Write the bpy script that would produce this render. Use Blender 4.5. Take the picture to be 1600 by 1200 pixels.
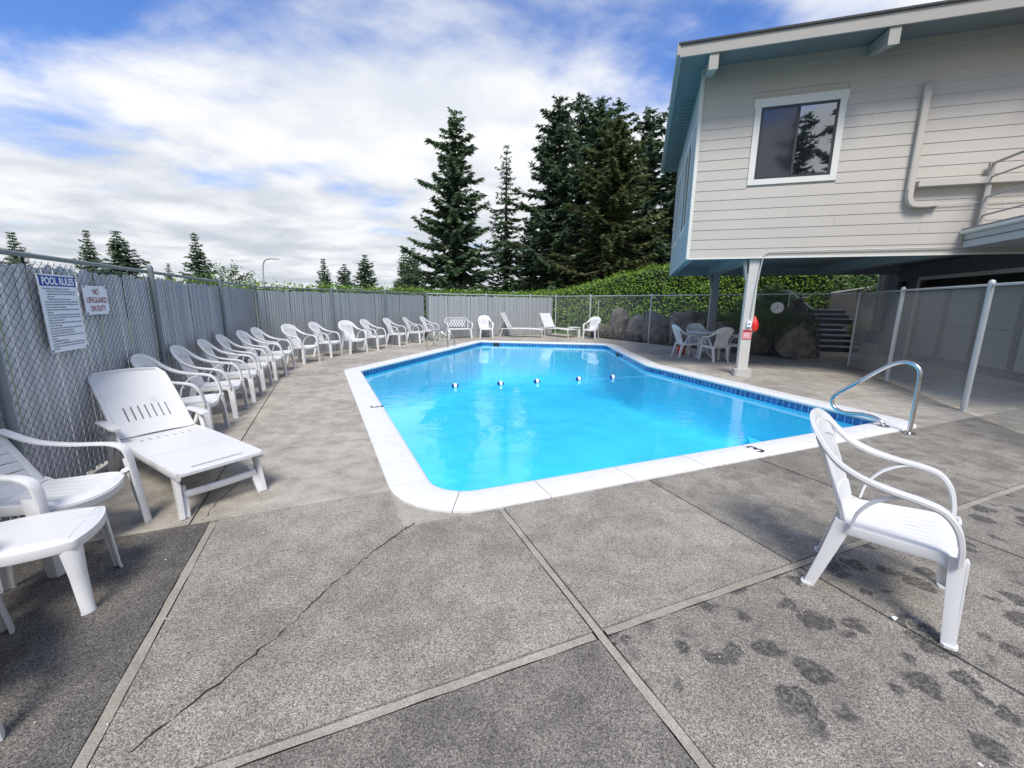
import bpy, bmesh, math, random
import numpy as np
from mathutils import Vector, Matrix, noise
random.seed(7); rng = np.random.default_rng(7)
for o in list(bpy.data.objects): bpy.data.objects.remove(o)
S = bpy.context.scene; C = S.collection
V = Vector; rad = math.radians

# ------------------------------------------------------------------ camera
PITCH, ROLL = math.atan(128/648.), rad(0.6)
fw = V((0, math.cos(PITCH), -math.sin(PITCH))); up0 = V((0, math.sin(PITCH), math.cos(PITCH))); rt0 = V((1, 0, 0))
rt = rt0*math.cos(ROLL) + up0*math.sin(ROLL); upv = up0*math.cos(ROLL) - rt0*math.sin(ROLL)
cam = bpy.data.cameras.new('camera'); cam.sensor_fit = 'HORIZONTAL'; cam.sensor_width = 36; cam.lens = 36*648/1600.
cam.clip_start = .05; cam.clip_end = 3000
camo = bpy.data.objects.new('camera', cam); C.objects.link(camo)
M = Matrix((rt, upv, -fw)).transposed().to_4x4(); M.translation = (0, 0, 1.5); camo.matrix_world = M
S.camera = camo
S.render.resolution_x, S.render.resolution_y = 1024, 768

# ------------------------------------------------------------------ sky, sun, exposure
SUN_EL, SUN_AZ = rad(54), rad(178)          # azimuth clockwise from +Y
w = bpy.data.worlds.new('World'); S.world = w; w.use_nodes = True
nt = w.node_tree; nt.nodes.clear()
def N(t, **k):
    n = nt.nodes.new(t)
    for a, b in k.items(): setattr(n, a, b)
    return n
def Lk(a, b): nt.links.new(a, b)
def Mth(op, a, b=None, c=None, clamp=False):
    n = N('ShaderNodeMath', operation=op, use_clamp=clamp)
    for i, x in enumerate((a, b, c)):
        if x is None: continue
        if isinstance(x, (int, float)): n.inputs[i].default_value = x
        else: Lk(x, n.inputs[i])
    return n.outputs[0]
def mapr(x, a, b, c=0., d=1., smooth=True):
    n = N('ShaderNodeMapRange', interpolation_type='SMOOTHSTEP' if smooth else 'LINEAR')
    Lk(x, n.inputs[0])
    for i, q in enumerate((a, b, c, d)): n.inputs[i+1].default_value = q
    return n.outputs[0]
def mixc(f, a, b, blend='MIX'):
    n = N('ShaderNodeMix', data_type='RGBA', blend_type=blend)
    if isinstance(f, (int, float)): n.inputs[0].default_value = f
    else: Lk(f, n.inputs[0])
    for i, x in ((6, a), (7, b)):
        if isinstance(x, tuple): n.inputs[i].default_value = x if len(x) == 4 else (*x, 1)
        else: Lk(x, n.inputs[i])
    return n.outputs[2]
def noiseN(vec, scale, detail=5, rough=.5, dist=0.):
    n = N('ShaderNodeTexNoise'); n.inputs['Scale'].default_value = scale; n.inputs['Detail'].default_value = detail
    n.inputs['Roughness'].default_value = rough; n.inputs['Distortion'].default_value = dist
    Lk(vec, n.inputs['Vector']); return n.outputs['Fac']
sky = N('ShaderNodeTexSky', sky_type='NISHITA', sun_disc=False, sun_elevation=SUN_EL, sun_rotation=SUN_AZ)
sky.dust_density = .6; sky.ozone_density = 2.0
tc = N('ShaderNodeTexCoord'); sep = N('ShaderNodeSeparateXYZ'); Lk(tc.outputs['Generated'], sep.inputs[0])
zc = Mth('MAXIMUM', sep.outputs[2], 0.0); den = Mth('ADD', zc, .13)
px, py = Mth('DIVIDE', sep.outputs[0], den), Mth('DIVIDE', sep.outputs[1], den)
cmb = N('ShaderNodeCombineXYZ'); Lk(px, cmb.inputs[0]); Lk(py, cmb.inputs[1])
mp = N('ShaderNodeMapping'); Lk(cmb.outputs[0], mp.inputs[0]); mp.inputs['Location'].default_value = (3.3, 1.9, 0); mp.inputs['Rotation'].default_value = (0, 0, .35); mp.inputs['Scale'].default_value = (1, 1.15, 1)
n1 = noiseN(mp.outputs[0], .62, 8, .52, .25); n2 = noiseN(mp.outputs[0], 1.9, 9, .55, .35); n3 = noiseN(mp.outputs[0], 1.1, 7, .55, .2)
dens = Mth('ADD', Mth('MULTIPLY', n1, .78), Mth('MULTIPLY', n2, .22))
dens = Mth('ADD', dens, Mth('MULTIPLY', Mth('SUBTRACT', .50, Mth('MINIMUM', zc, .55)), .42))     # thicker layers seen edge-on low down
cov = mapr(dens, .44, .595)
shade = mapr(Mth('ADD', Mth('MULTIPLY', n3, .6), Mth('MULTIPLY', n2, .4)), .38, .62)
lowf = mapr(zc, .04, .42)
cl_lo = mixc(shade, (3.1, 3.35, 3.75), (5.1, 5.2, 5.35)); cl_hi = mixc(shade, (4.1, 4.35, 4.8), (5.55, 5.55, 5.5))
cloud = mixc(lowf, cl_lo, cl_hi)
skyb = mixc(1.0, sky.outputs[0], (.52, .73, 1.10), 'MULTIPLY')
col = mixc(cov, skyb, cloud)
bg = N('ShaderNodeBackground'); Lk(col, bg.inputs[0]); bg.inputs[1].default_value = 0.10
out = N('ShaderNodeOutputWorld'); Lk(bg.outputs[0], out.inputs[0])

sun = bpy.data.lights.new('sun', 'SUN'); sun.energy = 2.3; sun.angle = rad(20); sun.color = (1, .95, .87)
suno = bpy.data.objects.new('sun', sun); C.objects.link(suno)
sd = V((math.sin(SUN_AZ)*math.cos(SUN_EL), math.cos(SUN_AZ)*math.cos(SUN_EL), math.sin(SUN_EL)))
suno.rotation_euler = sd.to_track_quat('Z', 'Y').to_euler(); suno.location = sd*60
vs = S.view_settings; vs.view_transform = 'Standard'; vs.look = 'None'; vs.exposure = 0.95; vs.gamma = 1; vs.use_curve_mapping = False

# ------------------------------------------------------------------ materials
def mat(name, fn=None, color=(.8, .8, .8), rough=.6, metal=0., spec=.5):
    global nt
    m = bpy.data.materials.new(name); m.use_nodes = True
    nt = m.node_tree; b = nt.nodes['Principled BSDF']
    b.inputs['Base Color'].default_value = (*color, 1); b.inputs['Roughness'].default_value = rough
    b.inputs['Metallic'].default_value = metal; b.inputs['Specular IOR Level'].default_value = spec
    if fn: fn(b)
    return m
def coords(kind='Object'):
    t = N('ShaderNodeTexCoord'); return t.outputs[kind]
def geo_pos():
    return N('ShaderNodeNewGeometry').outputs['Position']
def bump(b, h, s=.3, d=.01):
    n = N('ShaderNodeBump'); n.inputs['Strength'].default_value = s; n.inputs['Distance'].default_value = d
    Lk(h, n.inputs['Height']); Lk(n.outputs[0], b.inputs['Normal'])
def orand(): return N('ShaderNodeObjectInfo').outputs['Random']
def tinted(color, amt=.15, scale=3., fine=60., rough=.6, bumps=.1, var=.0, dist=.004, metal=0., grime=0., gs=9.):
    """base colour broken up by two noises, optional per-object variation"""
    def f(b):
        p = geo_pos()
        a = noiseN(p, scale, 5, .6); c = noiseN(p, fine, 4, .6)
        k = Mth('ADD', Mth('MULTIPLY', Mth('SUBTRACT', a, .5), 2*amt), Mth('MULTIPLY', Mth('SUBTRACT', c, .5), amt))
        if var: k = Mth('ADD', k, Mth('MULTIPLY', Mth('SUBTRACT', orand(), .5), 2*var))
        k = Mth('ADD', k, 1.)
        h = N('ShaderNodeHueSaturation'); h.inputs['Color'].default_value = (*color, 1); Lk(k, h.inputs['Value'])
        cc = h.outputs[0]
        if grime:
            gk = Mth('MULTIPLY', mapr(noiseN(p, gs, 7, .72, .3), .52, .70), mapr(noiseN(p, gs*.23, 3, .5), .42, .62)); cc = mixc(Mth('MULTIPLY', gk, grime), cc, (.24, .22, .18))
        Lk(cc, b.inputs['Base Color'])
        if bumps: bump(b, c, bumps, dist)
    return f
def tmat(name, color, rough=.6, metal=0., spec=.5, **k): return mat(name, tinted(color, **k), color, rough, metal, spec)
def voro(vec, scale, feature='F1'):
    n = N('ShaderNodeTexVoronoi', feature=feature); n.inputs['Scale'].default_value = scale; Lk(vec, n.inputs['Vector']); return n
def concrete(dark, light, agg, stain=0., patchy=.5):
    """weathered pool deck; agg = how much the aggregate stones show"""
    def f(b):
        p = geo_pos()
        big = noiseN(p, .9, 6, .6); mid = noiseN(p, 5., 6, .65); fine = noiseN(p, 130., 3, .75); mic = noiseN(p, 330., 2, .6)
        vo = voro(p, 240.); sepc = N('ShaderNodeSeparateColor'); Lk(vo.outputs['Color'], sepc.inputs[0])
        m = mapr(Mth('ADD', Mth('MULTIPLY', big, patchy), Mth('MULTIPLY', mid, 1-patchy)), .36, .64)
        c = mixc(m, dark, light)
        st = mapr(sepc.outputs[0], 0, 1, 1-agg*.75, 1+agg*.6, False)
        st2 = Mth('MULTIPLY', st, mapr(fine, .3, .7, 1-.40*agg-.08, 1+.32*agg+.08, False))
        st2 = Mth('MULTIPLY', st2, mapr(mic, .3, .7, .80, 1.2, False))
        st2 = Mth('MULTIPLY', st2, Mth('ADD', Mth('MULTIPLY', orand(), .16), .92))
        g = N('ShaderNodeCombineColor'); [Lk(st2, g.inputs[i]) for i in range(3)]
        c = mixc(1., c, g.outputs[0], 'MULTIPLY')
        ws = mapr(noiseN(p, 17., 5, .7), .60, .72)                         # pale lichen and scuffs
        c = mixc(Mth('MULTIPLY', ws, .16), c, (.52, .51, .48))
        if stain:
            wv = N('ShaderNodeTexNoise'); wv.inputs['Scale'].default_value = 9.; wv.inputs['Detail'].default_value = 4; Lk(p, wv.inputs['Vector'])
            ad = N('ShaderNodeVectorMath', operation='MULTIPLY_ADD'); Lk(wv.outputs['Color'], ad.inputs[0]); ad.inputs[1].default_value = (.16, .16, .0); Lk(p, ad.inputs[2])
            vs1 = voro(ad.outputs[0], 7.0); sc1 = N('ShaderNodeSeparateColor'); Lk(vs1.outputs['Color'], sc1.inputs[0])
            rad_ = mapr(sc1.outputs[1], 0, 1, .25, .62, False); keep = mapr(Mth('ADD', Mth('MULTIPLY', sc1.outputs[0], .55), noiseN(p, 1.2, 2, .5)), .47, .56)
            sm = Mth('MULTIPLY', mapr(Mth('SUBTRACT', rad_, vs1.outputs['Distance']), -.02, .10), keep)
            sm = Mth('MULTIPLY', sm, mapr(Mth('ADD', Mth('MULTIPLY', fine, .6), Mth('MULTIPLY', noiseN(p, 45., 3, .6), .4)), .40, .56, .12, 1.))
            c = mixc(Mth('MULTIPLY', sm, stain), c, (.035, .032, .034))
        c = mixc(1., c, (1.04, 1.01, .945), 'MULTIPLY')
        Lk(c, b.inputs['Base Color'])
        bump(b, Mth('ADD', Mth('MULTIPLY', sepc.outputs[0], agg), fine), .35+.35*agg, .003)
    return f
MT = {}
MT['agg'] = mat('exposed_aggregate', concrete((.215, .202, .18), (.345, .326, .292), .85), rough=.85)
MT['aggdark'] = mat('dark_aggregate', concrete((.075, .071, .066), (.16, .152, .142), 1.), rough=.8)  # darker aggregate tone for the slabs left of the left joint
MT['aggstain'] = mat('stained_aggregate', concrete((.175, .165, .148), (.285, .27, .243), .85, .95), rough=.82)
MT['aggmid'] = mat('grey_aggregate', concrete((.14, .132, .119), (.245, .232, .21), .85, .25), rough=.85)
MT['aggpale'] = mat('scuffed_aggregate', concrete((.17, .16, .142), (.295, .278, .248), .7, .35), rough=.85)
MT['cement'] = mat('weathered_cement', concrete((.235, .22, .195), (.42, .395, .355), .35), rough=.85)
MT['mortar'] = mat('mortar', concrete((.25, .235, .205), (.37, .35, .31), .3), rough=.9)
MT['bed'] = tmat('dark_joint_soil', (.045, .042, .036), rough=.95, amt=.3)
MT['chip'] = tmat('pale_stone_chip', (.55, .52, .47), rough=.8, amt=.3, scale=3)
MT['crack'] = mat('dark_crack', color=(.02, .019, .018), rough=1)  # even near-black for the crack strips on the slabs
MT['coping'] = tmat('white_coping_paint', (.66, .66, .645), rough=.55, grime=.30, gs=7, amt=.05, scale=4, bumps=.25, dist=.002)
def tile_f(b):
    p = geo_pos(); a = noiseN(p, 14, 4, .6)
    c = mixc(orand(), (.010, .05, .17), (.025, .115, .33)); c = mixc(mapr(a, .4, .7), c, (.035, .15, .38)); Lk(c, b.inputs['Base Color'])
MT['tile'] = mat('blue_glazed_tile', tile_f, rough=.15)
MT['tilew'] = mat('white_tile', color=(.75, .77, .78), rough=.25)
MT['grout'] = tmat('grout', (.45, .55, .6), rough=.8, amt=.1)
def basin_f(b):
    p = geo_pos(); a = noiseN(p, 1.2, 4, .6); c2 = noiseN(p, 6., 5, .6)
    c = mixc(mapr(a, .35, .65), (.30, .66, .84), (.37, .74, .89)); c = mixc(Mth('MULTIPLY', mapr(c2, .5, .7), .2), c, (.45, .8, .92)); Lk(c, b.inputs['Base Color'])
MT['basin'] = mat('pool_plaster', basin_f, rough=.8)
MT['plastic'] = tmat('white_resin', (.66, .66, .655), rough=.38, grime=.22, gs=14, amt=.03, scale=5, fine=300, bumps=.03, dist=.001, var=.02)
MT['plastic2'] = tmat('white_resin_worn', (.64, .64, .635), rough=.42, grime=.22, gs=12, amt=.05, scale=6, fine=300, bumps=.04, dist=.001)
MT['plastic_u'] = tmat('grey_white_resin', (.66, .66, .66), rough=.5, amt=.06, scale=6, bumps=.03, dist=.001)
MT['galv'] = tmat('galvanised_steel', (.46, .49, .50), rough=.5, metal=.35, amt=.12, scale=9, fine=120, bumps=.05, dist=.001)
MT['galvd'] = tmat('green_grey_painted_steel', (.17, .20, .205), rough=.55, metal=.1, amt=.15, scale=9)
MT['wire'] = mat('galvanised_wire', color=(.40, .43, .44), rough=.55, metal=.2)
MT['wire2'] = mat('grey_coated_wire', color=(.17, .19, .205), rough=.6)
MT['wired'] = mat('dark_coated_wire', color=(.15, .155, .165), rough=.6)
MT['slat'] = tmat('grey_vinyl_slat', (.50, .515, .545), rough=.5, amt=.10, scale=2.2, fine=40, bumps=.05, var=.09)
MT['slat2'] = tmat('grey_vinyl_slat_far', (.43, .445, .455), rough=.5, amt=.08, scale=2.2, fine=40, bumps=.05, var=.07)
MT['steel'] = mat('stainless_steel', color=(.62, .61, .59), rough=.2, metal=1.)
MT['siding'] = tmat('greige_siding_paint', (.455, .42, .37), rough=.6, amt=.07, scale=1.2, fine=25, bumps=.06, dist=.003, var=.02)
MT['siding2'] = tmat('cool_shaded_siding', (.40, .43, .44), rough=.6, amt=.04, scale=1.2, bumps=.06, var=.03)  # same siding, with the side wall's bluish shade put into its colour
MT['trim'] = tmat('cream_white_trim', (.64, .625, .57), rough=.55, amt=.04, scale=2, bumps=.05)
MT['fascia'] = tmat('weathered_fascia_paint', (.33, .315, .285), rough=.65, amt=.11, scale=3, fine=30, bumps=.12)
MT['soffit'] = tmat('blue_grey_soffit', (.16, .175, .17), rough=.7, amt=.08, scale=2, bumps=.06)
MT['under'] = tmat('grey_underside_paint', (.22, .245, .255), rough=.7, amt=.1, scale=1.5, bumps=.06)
MT['post'] = tmat('off_white_post_paint', (.50, .48, .44), rough=.6, amt=.05, scale=3, bumps=.08)
MT['roof'] = tmat('dark_roof_edge', (.05, .05, .05), rough=.9, amt=.2)
MT['dark'] = mat('dark_frame', color=(.03, .028, .03), rough=.4)
MT['black'] = mat('black_paint', color=(.012, .012, .013), rough=.6)
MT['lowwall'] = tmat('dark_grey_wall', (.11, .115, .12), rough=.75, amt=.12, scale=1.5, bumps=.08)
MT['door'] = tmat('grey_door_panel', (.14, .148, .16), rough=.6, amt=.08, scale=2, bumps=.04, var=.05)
def glass_f(b):
    b.inputs['Base Color'].default_value = (.012, .015, .02, 1); b.inputs['Roughness'].default_value = .015; b.inputs['IOR'].default_value = 3.6
    bump(b, noiseN(geo_pos(), 1.3, 2, .5), .03, .05)
MT['glass'] = mat('window_glass', glass_f)
def screen_f(b):
    b.inputs['Roughness'].default_value = .06; b.inputs['IOR'].default_value = 1.75
MT['screen'] = mat('screened_glass', screen_f, color=(.018, .02, .028))
MT['interior'] = mat('blind', color=(.08, .08, .08), rough=.8)
MT['blue'] = mat('sign_blue', color=(.015, .035, .30), rough=.45)
MT['signw'] = mat('sign_white', color=(.74, .77, .83), rough=.45)
MT['ink'] = mat('sign_ink', color=(.03, .04, .10), rough=.6)
MT['red'] = mat('sign_red', color=(.32, .03, .03), rough=.6)
MT['redp'] = mat('red_plastic', color=(.62, .025, .02), rough=.4)
MT['pinkred'] = mat('faded_red', color=(.62, .16, .16), rough=.6)
MT['bluep'] = mat('float_blue', color=(.01, .03, .18), rough=.3)
MT['whitep'] = mat('float_white', color=(.8, .8, .8), rough=.3)
MT['rope'] = mat('pale_rope', color=(.15, .38, .55), rough=.7)
def rock_f(b):
    p = geo_pos(); a = noiseN(p, 1.8, 8, .65); c = noiseN(p, 14, 8, .7)
    k = mixc(mapr(a, .35, .65), (.10, .086, .07), (.27, .24, .205)); k = mixc(Mth('MULTIPLY', mapr(c, .45, .75), .5), k, (.05, .045, .04)); Lk(k, b.inputs['Base Color'])
    bump(b, Mth('ADD', a, c), .8, .05)
MT['rock'] = mat('boulder_rock', rock_f, rough=.9)
MT['bark'] = tmat('bark', (.10, .075, .055), rough=.95, amt=.3, scale=4, bumps=.5, dist=.02)
def leafmat(name, a, b_, rough=.55, trans=.25, sc=.6, spec=.35):
    def f(b):
        p = geo_pos(); n = noiseN(p, sc, 4, .6); n2 = N('ShaderNodeTexWhiteNoise'); 
        ns = N('ShaderNodeNewGeometry').outputs['Random Per Island']
        k = Mth('ADD', Mth('MULTIPLY', n, .5), Mth('MULTIPLY', ns, .5))
        Lk(mixc(mapr(k, .25, .75), a, b_), b.inputs['Base Color'])
        b.inputs['Specular IOR Level'].default_value = spec
        t = N('ShaderNodeBsdfTranslucent'); Lk(mixc(mapr(k, .25, .75), a, b_), t.inputs[0])
        mx = N('ShaderNodeMixShader'); mx.inputs[0].default_value = trans
        Lk(b.outputs[0], mx.inputs[1]); Lk(t.outputs[0], mx.inputs[2])
        Lk(mx.outputs[0], nt.nodes['Material Output'].inputs[0])
    return mat(name, f, rough=rough)
MT['fir'] = leafmat('fir_needles', (.058, .104, .056), (.20, .29, .16), .6, .38)
MT['fir2'] = leafmat('dark_fir_needles', (.052, .094, .052), (.17, .255, .145), .6, .38)
MT['cedar'] = leafmat('olive_cedar_foliage', (.060, .080, .032), (.195, .23, .092), .65, .38)
MT['laurel'] = leafmat('laurel_leaves', (.08, .18, .026), (.30, .48, .065), .4, .42, 1.5)
MT['shrub'] = leafmat('shrub_leaves', (.04, .09, .03), (.13, .22, .075), .5, .3, 1.)
MT['shruby'] = leafmat('yellow_green_shrub_leaves', (.10, .16, .03), (.30, .30, .07), .5, .25, 1.)
MT['grassb'] = leafmat('grass_blades', (.05, .11, .035), (.15, .25, .08), .5, .3, 1.)
MT['core'] = tmat('dark_inner_volume', (.012, .020, .010), rough=1, amt=.3)  # near-black solid filling hedge and shrubs behind the leaves
MT['soil'] = tmat('hillside_ivy_and_soil', (.045, .058, .026), rough=1, amt=.35, scale=2, bumps=.4, dist=.03)
MT['field'] = tmat('grass_field', (.05, .085, .03), rough=1, amt=.35, scale=.5, bumps=.3, dist=.03)
MT['retain'] = tmat('dark_concrete_retaining_wall', (.085, .085, .085), rough=.9, amt=.3, scale=1.5, bumps=.2)
MT['step'] = tmat('concrete_step', (.45, .44, .415), rough=.9, amt=.15, scale=3, bumps=.2)
MT['riser'] = tmat('dark_step_riser', (.055, .055, .055), rough=.9, amt=.2, scale=3, bumps=.2)
def water_f(b):
    nt.nodes.remove(b)
    p = geo_pos()
    mpn = N('ShaderNodeMapping'); Lk(p, mpn.inputs[0]); mpn.inputs['Rotation'].default_value = (0, 0, .3); mpn.inputs['Scale'].default_value = (1., 1.5, 1)
    h = Mth('ADD', Mth('MULTIPLY', noiseN(mpn.outputs[0], 2.6, 3, .5, .6), 1.), Mth('MULTIPLY', noiseN(mpn.outputs[0], 7.5, 2, .5, .4), .22))
    gust = mapr(noiseN(p, .55, 3, .5), .42, .62, .12, 1.)
    bp = N('ShaderNodeBump'); bp.inputs['Distance'].default_value = .03; Lk(h, bp.inputs['Height']); Lk(Mth('MULTIPLY', gust, .34), bp.inputs['Strength'])
    lw_ = N('ShaderNodeLayerWeight'); lw_.inputs[0].default_value = .5; Lk(bp.outputs[0], lw_.inputs['Normal'])
    frs = Mth('ADD', Mth('MULTIPLY', Mth('POWER', lw_.outputs['Facing'], 5.), .98), .02)      # Schlick, the same from either side
    tr = N('ShaderNodeBsdfTransparent'); tr.inputs[0].default_value = (.39, .91, 1., 1)
    gl = N('ShaderNodeBsdfGlossy'); gl.inputs['Roughness'].default_value = .01; Lk(bp.outputs[0], gl.inputs['Normal'])
    mx = N('ShaderNodeMixShader'); Lk(frs, mx.inputs[0]); Lk(tr.outputs[0], mx.inputs[1]); Lk(gl.outputs[0], mx.inputs[2])
    Lk(mx.outputs[0], nt.nodes['Material Output'].inputs[0])
MT['water'] = mat('pool_water', water_f)

# ------------------------------------------------------------------ helpers
def link(name, me, parent=None, m=None):
    o = bpy.data.objects.new(name, me); C.objects.link(o)
    if parent is not None: o.parent = parent
    if m is not None and me is not None and not me.materials: me.materials.append(MT[m] if isinstance(m, str) else m)
    return o
def tag(o, label=None, cat=None, group=None, kind=None):
    for k, v in (('label', label), ('category', cat), ('group', group), ('kind', kind)):
        if v: o[k] = v
    return o
def empty(name, loc=(0, 0, 0), rz=0., label=None, cat=None, group=None, kind=None):
    o = bpy.data.objects.new(name, None); C.objects.link(o); o.location = loc; o.rotation_euler = (0, 0, rz); o.empty_display_size = .1
    return tag(o, label, cat, group, kind)
def copy_tree(o, parent=None):
    c = o.copy(); C.objects.link(c); c.parent = parent
    for ch in list(o.children): copy_tree(ch, c)
    return c
class MB:
    def __init__(s): s.v = []; s.f = []
    def add(s, vs, fs):
        n = len(s.v); s.v += [tuple(x) for x in vs]; s.f += [tuple(i+n for i in q) for q in fs]; return s
    def box(s, x0, x1, y0, y1, z0, z1):
        return s.add([(x0, y0, z0), (x1, y0, z0), (x1, y1, z0), (x0, y1, z0), (x0, y0, z1), (x1, y0, z1), (x1, y1, z1), (x0, y1, z1)],
                     [(0, 3, 2, 1), (4, 5, 6, 7), (0, 1, 5, 4), (1, 2, 6, 5), (2, 3, 7, 6), (3, 0, 4, 7)])
    def prism(s, poly, z0, z1):
        n = len(poly); 
        return s.add([(p[0], p[1], z0) for p in poly] + [(p[0], p[1], z1) for p in poly],
              [tuple(range(n-1, -1, -1)), tuple(range(n, 2*n))] + [(i, (i+1) % n, (i+1) % n+n, i+n) for i in range(n)])
    def sweep(s, pts, wd, th, side, n=8, caps=True, closed=False, sq=.5):
        """rounded-rectangle section swept along pts; side = vector (or list) giving the width direction"""
        pts = [V(p) for p in pts]; k = len(pts); rings = []
        for i, p in enumerate(pts):
            a = pts[(i-1) % k] if (i > 0 or closed) else p; b = pts[(i+1) % k] if (i < k-1 or closed) else p
            t = (b-a).normalized(); sv = V(side[i] if isinstance(side, list) else side)
            nn = t.cross(sv).normalized(); sv = nn.cross(t).normalized()
            W = wd[i] if isinstance(wd, (list, tuple)) else wd; T = th[i] if isinstance(th, (list, tuple)) else th
            r = []
            for j in range(n):
                an = 2*math.pi*(j+.5)/n; cx, cy = math.cos(an), math.sin(an)
                cx = math.copysign(abs(cx)**sq, cx); cy = math.copysign(abs(cy)**sq, cy)
                r.append(p + sv*cx*W/2*1.03 + nn*cy*T/2*1.03)
            rings.append(r)
        vs_ = [q for r in rings for q in r]; fs = []
        m = k if closed else k-1
        for i in range(m):
            for j in range(n):
                a, b = i*n+j, i*n+(j+1) % n; c, d = ((i+1) % k)*n+(j+1) % n, ((i+1) % k)*n+j
                fs.append((a, b, c, d))
        if caps and not closed: fs += [tuple(range(n-1, -1, -1)), tuple((k-1)*n+j for j in range(n))]
        return s.add(vs_, fs)
    def tube(s, pts, r, n=8, caps=True, closed=False):
        pts = [V(p) for p in pts]
        t = (pts[-1]-pts[0]); 
        if t.length < 1e-6: t = pts[1]-pts[0]
        sd_ = V((0, 0, 1)).cross(t)
        if sd_.length < .05*t.length: sd_ = V((1, 0, 0)) if abs(t.normalized().x) < .9 else V((0, 1, 0))
        if isinstance(r, (list, tuple)): return s.sweep(pts, [2*q/1.03 for q in r], [2*q/1.03 for q in r], sd_, n, caps, closed, 1.)
        return s.sweep(pts, 2*r/1.03, 2*r/1.03, sd_, n, caps, closed, 1.)
    def lathe(s, prof, c=(0, 0, 0), n=20):
        k = len(prof); vs_ = [(c[0]+r*math.cos(2*math.pi*j/n), c[1]+r*math.sin(2*math.pi*j/n), c[2]+z) for r, z in prof for j in range(n)]
        fs = [(i*n+j, i*n+(j+1) % n, (i+1)*n+(j+1) % n, (i+1)*n+j) for i in range(k-1) for j in range(n)]
        return s.add(vs_, fs + [tuple(range(n-1, -1, -1)), tuple((k-1)*n+j for j in range(n))])
    def grid(s, fn, nu, nv, thick=None):
        """surface fn(u,v) u,v in 0..1; closed to a slab when thick(vector) is given"""
        P = [[V(fn(i/nu, j/nv)) for i in range(nu+1)] for j in range(nv+1)]
        W = nu+1; top = [p for r in P for p in r]; n = len(top)
        fs = [(j*W+i, j*W+i+1, (j+1)*W+i+1, (j+1)*W+i) for j in range(nv) for i in range(nu)]
        if thick is None: return s.add(top, fs)
        bot = [p+V(thick) for p in top]
        fs += [tuple(n+q for q in reversed(f)) for f in list(fs)]
        rim = [i for i in range(nu)] + [j*W+nu for j in range(nv)] + [nv*W+i for i in range(nu, 0, -1)] + [j*W for j in range(nv, 0, -1)]
        for a, b in zip(rim, rim[1:]+rim[:1]): fs.append((b, a, a+n, b+n))
        return s.add(top+bot, fs)
    def mesh(s, name, m, smooth=True, ang=35):
        me = bpy.data.meshes.new(name); me.from_pydata(s.v, [], s.f)
        bm = bmesh.new(); bm.from_mesh(me); bmesh.ops.recalc_face_normals(bm, faces=bm.faces); bm.to_mesh(me); bm.free()
        if smooth:
            me.shade_smooth(); me.set_sharp_from_angle(angle=rad(ang))
        me.materials.append(MT[m]); return me
    def obj(s, name, m, parent=None, smooth=True, ang=35): return link(name, s.mesh(name, m, smooth, ang), parent)
def bez(pts, n=6):
    """Catmull-Rom through pts"""
    pts = [V(p) for p in pts]; P = [pts[0]*2-pts[1]] + pts + [pts[-1]*2-pts[-2]]; o = []
    for i in range(1, len(P)-2):
        a, b, c, d = P[i-1:i+3]
        for k in range(n):
            t = k/n; o.append(.5*((2*b)+(c-a)*t+(2*a-5*b+4*c-d)*t*t+(3*b-a-3*c+d)*t**3))
    return o+[pts[-1]]
def fast_mesh(name, verts, faces, m, smooth=False):
    """numpy arrays, all faces with the same corner count"""
    me = bpy.data.meshes.new(name); verts = np.asarray(verts, np.float32); faces = np.asarray(faces, np.int32)
    k = faces.shape[1]; me.vertices.add(len(verts)); me.vertices.foreach_set('co', verts.ravel())
    me.loops.add(faces.size); me.loops.foreach_set('vertex_index', faces.ravel())
    me.polygons.add(len(faces)); me.polygons.foreach_set('loop_start', np.arange(0, faces.size, k, dtype=np.int32))
    me.polygons.foreach_set('use_smooth', np.full(len(faces), smooth)); me.update(calc_edges=True)
    me.materials.append(MT[m]); return me
def leaves_mesh(name, c, ax, ay, m):
    """one rhombic leaf for each centre c, with half axes ax and ay"""
    n = len(c); v = np.stack([c-ax, c+ay, c+ax, c-ay], 1).reshape(-1, 3)
    return fast_mesh(name, v, np.arange(4*n).reshape(n, 4), m)
def rand_unit(n):
    a = rng.normal(size=(n, 3)); return a/np.linalg.norm(a, axis=1, keepdims=True)
def text_mesh(txt, size, m, align='LEFT', width=None, bold=0., spacing=1.):
    cu = bpy.data.curves.new('txt', 'FONT'); cu.body = txt; cu.size = size; cu.align_x = align; cu.offset = bold; cu.space_character = spacing
    o = bpy.data.objects.new('txt', cu); C.objects.link(o); bpy.context.view_layer.update()
    me = bpy.data.meshes.new_from_object(o.evaluated_get(bpy.context.evaluated_depsgraph_get()))
    bpy.data.objects.remove(o); me.materials.clear(); me.materials.append(MT[m])
    if width and len(me.vertices):
        xs = [v.co.x for v in me.vertices]; k = width/(max(xs)-min(xs))
        for v in me.vertices: v.co.x *= k
    return me

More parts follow.
